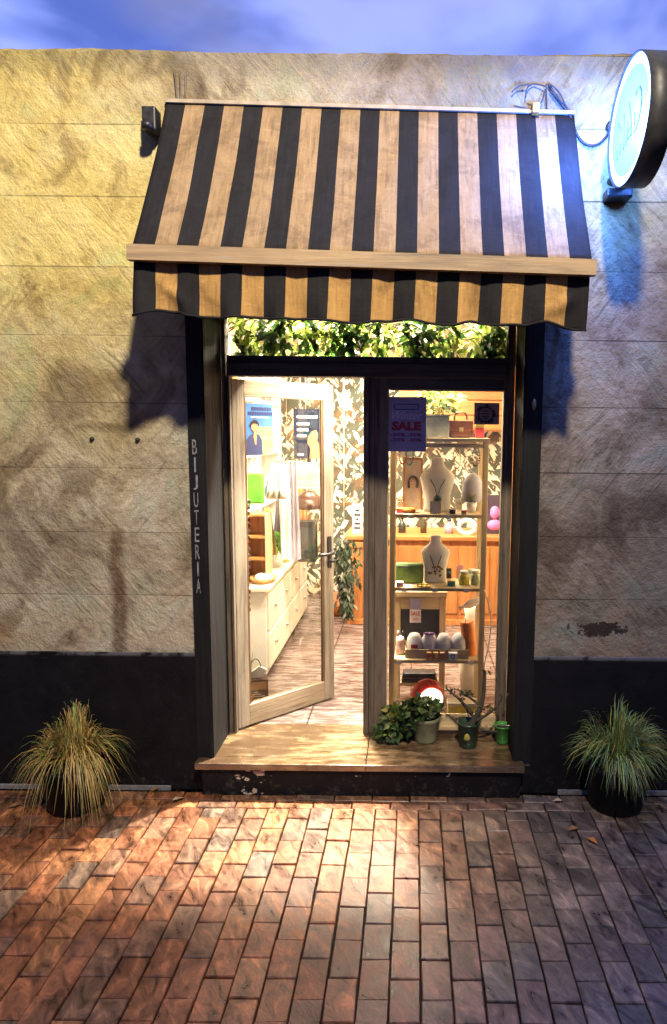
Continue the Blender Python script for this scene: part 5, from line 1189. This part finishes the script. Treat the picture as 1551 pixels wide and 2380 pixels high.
# poster on the open leaf
LI = LEAFM.inverted()
def PLF(px, py, y=.019):
    d = LI.to_3x3() @ (ROT.to_3x3() @ Vector(((px - CX) / FPX, -(py - CY) / FPX, -1))); o = LI @ CAM
    return o + d * ((y - o.y) / d.y)
a, b_ = PLF(594, 938), PLF(594, 1058); x0_, x1_ = max(PLF(556, 1000).x, sw + .0145), PLF(634, 1000).x
t = thing('blue_poster', LEAFM @ Vector(((x0_ + x1_) / 2, .017, b_.z)), 'blue poster of a person in a dark jacket taped to the open door leaf', 'poster')
t.rotation_euler = (0, 0, R(LA)); lo_ = Vector(((x0_ + x1_) / 2, .017, b_.z)); w_, h_, bx_, bz_ = x1_ - x0_, a.z - b_.z, lo_.x, (a.z + b_.z) / 2
def pb(m, nm, mt): return m.build(nm, mt, t, origin=lo_)
m = MB(); m.box(x0_, x1_, .016, .019, b_.z, a.z); pb(m, 'sheet', basic('blue_print', (.05, .18, .52), .6, .35, 7))
m = MB(); m.box(x0_ + w_ * .42, x1_ - .001, .0148, .0157, b_.z + .001, bz_ + h_ * .06); pb(m, 'printed_park', basic('green_print', (.22, .34, .16), .7, .6, 26))
m = MB(); m.prism([(-.48, -.5), (-.48, -.22), (-.36, -.12), (-.24, -.08), (-.02, -.10), (.08, -.2), (.10, -.5)], lambda u, v: Vector((bx_ + u * w_, .0136, bz_ + v * h_)), lambda u, v: Vector((bx_ + u * w_, .0146, bz_ + v * h_))); pb(m, 'printed_jacket', basic('navy_ink', (.03, .04, .13), .7, .3, 10))
m = MB(); m.prism([(math.cos(k * .3927) * .125 - .17, math.sin(k * .3927) * .095 + .05) for k in range(16)], lambda u, v: Vector((bx_ + u * w_, .0134, bz_ + v * h_)), lambda u, v: Vector((bx_ + u * w_, .0144, bz_ + v * h_)))
m.prism([(-.22, -.14), (-.20, -.04), (-.12, -.04), (-.10, -.14), (-.13, -.3), (-.17, -.3)], lambda u, v: Vector((bx_ + u * w_, .0126, bz_ + v * h_)), lambda u, v: Vector((bx_ + u * w_, .0133, bz_ + v * h_))); pb(m, 'printed_face', basic('skin_print', (.62, .28, .14), .7, .15, 10))
m = MB(); m.prism([(-.33, .05), (-.31, .13), (-.22, .19), (-.10, .18), (-.02, .12), (-.02, .05), (-.06, .10), (-.17, .12), (-.27, .10)], lambda u, v: Vector((bx_ + u * w_, .0122, bz_ + v * h_)), lambda u, v: Vector((bx_ + u * w_, .0132, bz_ + v * h_))); pb(m, 'printed_hair', M_black)
m = MB()
for v, (u0, u1) in ((.40, (-.28, .46)), (.31, (-.40, .48))):
    u = u0
    while u < u1:
        q = random.uniform(.05, .09); m.box(bx_ + u * w_, bx_ + min(u + q, u1) * w_, .0146, .0157, bz_ + (v - .032) * h_, bz_ + (v + .032) * h_); u += q + .018
pb(m, 'printed_title', basic('dark_blue_ink', (.015, .03, .14), .6, .2, 20))
m = MB(); m.box(bx_ - .3 * w_, bx_ + .35 * w_, .0146, .0157, bz_ + .225 * h_, bz_ + .245 * h_); pb(m, 'printed_line', M_paper)
# bead string on the leaf, paper bag on the floor
c = PLF(577, 1150, .06); q = [PLF(577, y, .06) for y in range(1165, 1445, 14)]
t = thing('bead_string', LEAFM @ c, 'hanging string of red, white and dark beads inside the open leaf', 'beads'); t.rotation_euler = (0, 0, R(LA))
m = MB(); m.tube([c + Vector((0, 0, .3)), q[-1]], .0012, 5); m.build('thread', M_cream, t, origin=c)
bm_ = [basic('bead_red', (.45, .05, .03), .3, .2, 20), basic('bead_white', (.75, .72, .7), .3, .1, 20), basic('bead_dark', (.04, .03, .04), .3, .2, 20), basic('bead_amber', (.65, .30, .03), .3, .2, 20)]
for k, p in enumerate(q):
    m = MB(); r_ = random.uniform(.009, .016); m.lathe([(0, -r_ * 1.4), (r_, -r_ * .5), (r_, r_ * .5), (0, r_ * 1.4)], p, 10); m.build('bead', bm_[3 if k > 16 else random.choice((0, 1, 1, 2))], t, origin=c)
c = PZ(592, 1640, ZS); zt_ = 0; Yb = c.y + .05; xb = c.x
t = thing('paper_bag', (xb, Yb, ZS), 'brown paper bag with pale printed lines on the shop floor behind the open leaf', 'bag'); t.rotation_euler = (0, 0, R(14))
hb = P(592, 1582, c.y).z - ZS; wb = .075
m = MB(); m.box(-wb, wb, -.045, .045, .001, hb, bev=.004); m.build('body', basic('dark_brown_paper', (.055, .02, .012), .6, .4, 7), t, origin=(0, 0, 0))
m = MB(); m.box(-wb + .01, wb - .01, -.0475, -.0455, hb * .62, hb - .012); m.build('label_panel', basic('kraft_paper', (.40, .20, .08), .7, .3, 9), t, origin=(0, 0, 0))
m = MB()
for w2, z in ((.012, .50), (.03, .42), (.055, .33), (.05, .22)): m.box(-w2, w2, -.0475, -.0455, hb * z, hb * z + .007)
m.build('printed_lines', M_cream, t, origin=(0, 0, 0))
m = MB(); m.tube(cat([(-.03, 0, hb - .005), (-.028, 0, hb + .09), (.0, 0, hb + .125), (.028, 0, hb + .09), (.03, 0, hb - .005)], 6), .003, 6); m.build('handle', M_dark, t, origin=(0, 0, 0))
m = MB(); m.prism([(-.06, 0), (.02, 0), (.05, .05), (.0, .075), (-.05, .04)], lambda u, v: Vector((u + .02, -.01, hb + v + .001)), lambda u, v: Vector((u + .02, .01, hb + v + .001))); m.build('tissue', M_paper, t, origin=(0, 0, 0))
c = P(571, 1560, .62); t = thing('potted_sprout', (c.x, .66, ZS), 'single tall green leaf sprout in a low pot by the paper bag', 'plant')
m = MB(); m.lathe([(0, .001), (.03, .001), (.04, .07), (.036, .07), (0, .06)], (c.x, .66, ZS), 16); m.build('pot', basic('clay', (.35, .14, .07), .8, .2, 12), t)
m = MB()
for k in range(7):
    an = k * .9; b0 = Vector((c.x, .66, ZS + .06)); m.strip([b0, b0 + Vector((math.cos(an) * .02, math.sin(an) * .02, .14)), b0 + Vector((math.cos(an) * .05, math.sin(an) * .04, .26 + .03 * math.sin(k)))], .03, 0, None, gcol([(.12, .25, .03), (.2, .3, .05)]))
m.build('foliage', M_leafg, t)

# ------------------------------------------------------------------ pots on the doorstep
def sill_xy(px, py): return PZ(px, py, ZS)
c = sill_xy(990, 1735); y_ = c.y + .085; x = c.x
t = thing('doorstep_pot', (x, y_, ZS), 'mossy pale pot with ivy trailing to its left on the doorstep', 'plant pot', 'plant pots on the doorstep')
M_moss = basic('mossy_stoneware', (.22, .22, .12), .7, .5, 10, bump=.3, dark=(.06, .08, .03))
m = MB(); m.lathe([(0, .001), (.062, .001), (.066, .01), (.078, .12), (.082, .125), (.082, .142), (.074, .142), (.070, .12), (0, .118)], (x, y_, ZS), 24); m.build('pot', M_moss, t)
m = MB(); ivy = [(.02, .045, .012), (.035, .08, .02), (.07, .13, .03), (.015, .03, .01), (.16, .20, .05)]
bush(m, (x - .02, y_ - .0, ZS + .185), .10, .08, .05, 260, .045, .034, ivy, .4)
bush(m, (x - .14, y_ - .01, ZS + .12), .10, .07, .085, 260, .042, .034, ivy, .6); bush(m, (x - .22, y_ - .03, ZS + .05), .07, .05, .045, 140, .04, .032, ivy, .5)
bush(m, (x - .19, y_ + .0, ZS + .155), .06, .04, .03, 60, .04, .03, [(.30, .24, .05), (.16, .2, .04), (.05, .1, .02)], .2); m.build('foliage', M_leafg, t)
m = MB()
for k in range(7): m.tube(cat([(x, y_, ZS + .13), (x - .05 - .01 * k, y_ - .02 + .01 * k, ZS + .19), (x - .15 - .01 * k, y_ - .03, ZS + .12), (x - .2 - .015 * k, y_ - .04 - .004 * k, ZS + .03)], 5), .003, 5)
m.build('stem', bpy.data.materials['vine_stem'], t)
c = sill_xy(1090, 1745); y_ = c.y + .06; x = c.x
t = thing('doorstep_pot', (x, y_, ZS), 'dark green bucket pot with a bare branching stem on the doorstep', 'plant pot', 'plant pots on the doorstep')
M_gpot = basic('dark_green_enamel', (.02, .05, .03), .4, .4, 9, bump=.15)
m = MB(); m.lathe([(0, .001), (.046, .001), (.049, .01), (.060, .13), (.064, .133), (.064, .142), (.057, .142), (.054, .125), (0, .122)], (x, y_, ZS), 24); m.build('pot', M_gpot, t)
m = MB(); m.lathe([(0, -.012), (.016, -.008), (.018, .0), (.012, .022), (0, .03)], (x - .012, y_ - .062, ZS + .07), 10, 1, .3); m.build('leaf_motif', basic('yellow_enamel', (.35, .30, .06), .5, .3, 20), t)
M_bark = basic('grey_green_bark', (.05, .045, .03), .8, .5, 22, bump=.6)
top = P(1127, 1560, y_); m = MB()
m.tube(cat([(x + .01, y_, ZS + .11), P(1110, 1660, y_), P(1123, 1620, y_), top], 8), .020, 9, 0, .009); m.build('trunk', M_bark, t)
def branch(pts, r0, r1):
    m = MB(); m.tube(cat([P(a, b_, y_ + random.uniform(-.02, .02)) for a, b_ in pts], 6), r0, 7, 0, r1)
    return m.build('branch', M_bark, t)
branch(((1104, 1670), (1075, 1632), (1052, 1612), (1036, 1598)), .010, .004); branch(((1118, 1640), (1090, 1620), (1068, 1610)), .009, .004); branch(((1108, 1675), (1140, 1655), (1160, 1635), (1168, 1618)), .010, .004)
branch(((1072, 1632), (1085, 1650), (1090, 1668)), .005, .003); branch(((1106, 1690), (1130, 1698), (1160, 1700), (1185, 1694)), .006, .003)
m = MB()
for a, b_ in [(1050, 1610), (1042, 1602), (1062, 1606), (1075, 1608), (1085, 1614), (1100, 1618), (1095, 1655), (1132, 1655), (1142, 1645), (1128, 1648), (1150, 1648), (1080, 1625), (1066, 1625), (1168, 1620), (1124, 1565), (1130, 1560)] * 5:
    m.leaf(P(a + random.uniform(-8, 8), b_ + random.uniform(-6, 4), y_ + random.uniform(-.03, .03)), (random.gauss(0, .7), random.gauss(-.3, .5), random.gauss(.5, .5)), (random.gauss(0, .5), -1, .3), random.uniform(.012, .03), .011, 0, gcol([(.08, .08, .03), (.14, .12, .05), (.05, .07, .02)]))
m.build('foliage', M_leafg, t)
c = sill_xy(1170, 1735); y_ = c.y + .05; x = c.x
t = thing('doorstep_pot', (x, y_, ZS), 'small bright green pot with wire rim at the right end of the doorstep', 'plant pot', 'plant pots on the doorstep')
m = MB(); m.lathe([(0, .001), (.034, .001), (.036, .01), (.047, .095), (.050, .098), (.050, .106), (.044, .106), (.041, .09), (0, .088)], (x, y_, ZS), 22); m.build('pot', basic('bright_green_enamel', (.05, .22, .04), .4, .35, 9), t)
m = MB(); m.lathe([(0, .0), (.04, .0), (.0, .006)], (x, y_, ZS + .089), 14); m.build('soil', basic('dark_soil', (.03, .02, .014), .95, .4, 60, bump=.5), t)
m = MB(); m.tube(cat([(x + .048, y_, ZS + .10), (x + .075, y_ - .02, ZS + .125), (x + .03, y_ - .04, ZS + .118), (x - .04, y_ - .02, ZS + .112)], 6), .0022, 5); m.build('wire', M_chrome, t)

# ------------------------------------------------------------------ ornamental grasses in pots by the wall
def grass_pot(px, py, label, hgt, spread, pal, n, seed, pr, sagk=1.0):
    random.seed(seed)
    c = PZ(px, py, 0); x, y = c.x, c.y + pr
    t = thing('grass_pot', (x, y, 0), label, 'potted grass', 'ornamental grasses in pots by the wall')
    hp = .25
    m = MB(); m.lathe([(0, .002), (pr * .78, .002), (pr * .82, .015), (pr, hp - .03), (pr * 1.06, hp - .028), (pr * 1.06, hp), (pr * .96, hp), (pr * .92, hp - .04), (0, hp - .045)], (x, y, 0), 32); m.build('pot', basic('dark_glazed_pot_%d' % seed, (.004, .0045, .006), .5, .4, 9, spec=.2), t)
    m = MB(); m.lathe([(0, hp - .040), (pr * .9, hp - .0385), (0, hp - .03)], (x, y, 0), 20); m.build('soil', bpy.data.materials['dark_soil'], t)
    m = MB(); tuft = [(random.random() * 6.283, random.random(), random.uniform(.75, 1.15), random.random()) for _ in range(22)]
    for i in range(n):
        ta, tq, tl_, tc = random.choice(tuft); a = ta + random.gauss(0, .22); r0 = pr * .6 * random.random() ** .6; b0 = Vector((x + r0 * math.cos(a), y + r0 * math.sin(a), hp - .04))
        q = min(1, max(0, tq + random.gauss(0, .16))); L = hgt * tl_ * random.uniform(.7, 1.12); out = spread * (.12 + q * 1.0)
        d = Vector((math.cos(a), math.sin(a) * (.75 if math.sin(a) > 0 else 1), 0))
        if y + d.y * out > -.035: d.y *= max(0, (-.035 - y)) / max(1e-3, d.y * out)
        drop = q ** 1.6 * L * random.uniform(.5, 1.35) * sagk
        pts = []
        for k in range(7):
            v = k / 6; pts.append(b0 + d * out * (v ** 1.25) + Vector((0, 0, L * (1 - (1 - v) ** 2) * (1 - .15 * q) - drop * v ** 2.6)) + Vector((random.gauss(0, .004), random.gauss(0, .004), 0)))
            pts[-1].z = max(pts[-1].z, .02); pts[-1].y = min(pts[-1].y, -.022)
        m.strip(pts, random.uniform(.004, .008), 0, None, gcol(pal(a, q)))
    m.build('foliage', M_blade, t)
M_blade = tinted('grass_blades', .5, transl=.2)
DRY = [(.46, .28, .09), (.55, .38, .14), (.34, .29, .09), (.22, .24, .07), (.42, .21, .07)]
GRN = [(.18, .27, .06), (.26, .36, .09), (.10, .17, .05), (.36, .40, .12), (.22, .33, .18)]
grass_pot(142, 1912, 'dry yellow grass clump in a dark pot left of the doorstep', .265, .215, lambda a, q: DRY if random.random() < (.9 if a % 6.28 > 2.6 else .65) else GRN[:3], 820, 3, .165, 1.35)
grass_pot(1452, 1912, 'green grass clump in a dark pot right of the doorstep', .30, .215, lambda a, q: GRN if random.random() < .84 else DRY, 880, 5, .165, .8)
random.seed(11)
# fallen leaves and tiny weeds along the foot of the wall
M_dryleaf = tinted('dry_leaf', .7)
LFS = [(1345, 1925, 'crisp orange fallen leaf on the paving left of the green grass pot'), (1365, 1948, 'curled brown fallen leaf on the paving in front of the green grass pot'), (1308, 1862, 'pale fallen leaf at the foot of the plinth right of the doorstep'), (398, 1778, 'small pale fallen leaf against the plinth left of the doorstep'), (400, 1862, 'tan fallen leaf on the paving left of the doorstep'), (52, 1870, 'brown fallen leaf on the paving beside the dry grass pot')]
for px, py, lb in LFS:
    c = PZ(px, py, .006)
    if c.y > -.06: c.y = -.06
    m = MB(); s_ = random.uniform(.05, .08); a = random.random() * 6.28
    m.leaf((0, 0, .004), (math.cos(a), math.sin(a), .1), (0, 0, 1), s_, s_ * .55, 0, random.choice([(.42, .17, .04), (.25, .12, .05), (.4, .3, .2)]))
    bmesh.ops.translate(m.bm, verts=m.bm.verts, vec=c)
    solo(m, 'fallen_leaf', M_dryleaf, c, lb, 'leaf', 'fallen leaves on the paving')
m = MB()
for i in range(170):
    x = random.choice([random.uniform(-1.75, -.75), random.uniform(.35, 1.25), random.uniform(-1.3, .9)]); y0 = -.04 if (x < -1.14 or x > .62) else -.075
    h = random.uniform(.008, .035); a = random.random() * 6.28
    m.strip([(x, y0 - random.random() * .02, 0), (x + math.cos(a) * h * .4, y0 - .01, h * .6), (x + math.cos(a) * h * .9, y0 - .012 - abs(math.sin(a)) * h * .6, h)], .004, 0, None, gcol([(.06, .08, .02), (.15, .13, .06), (.1, .11, .04)]))
wd = m.build('weeds', M_blade); tag(wd, 'sparse weeds and debris along the foot of the wall', 'weeds', kind='stuff')
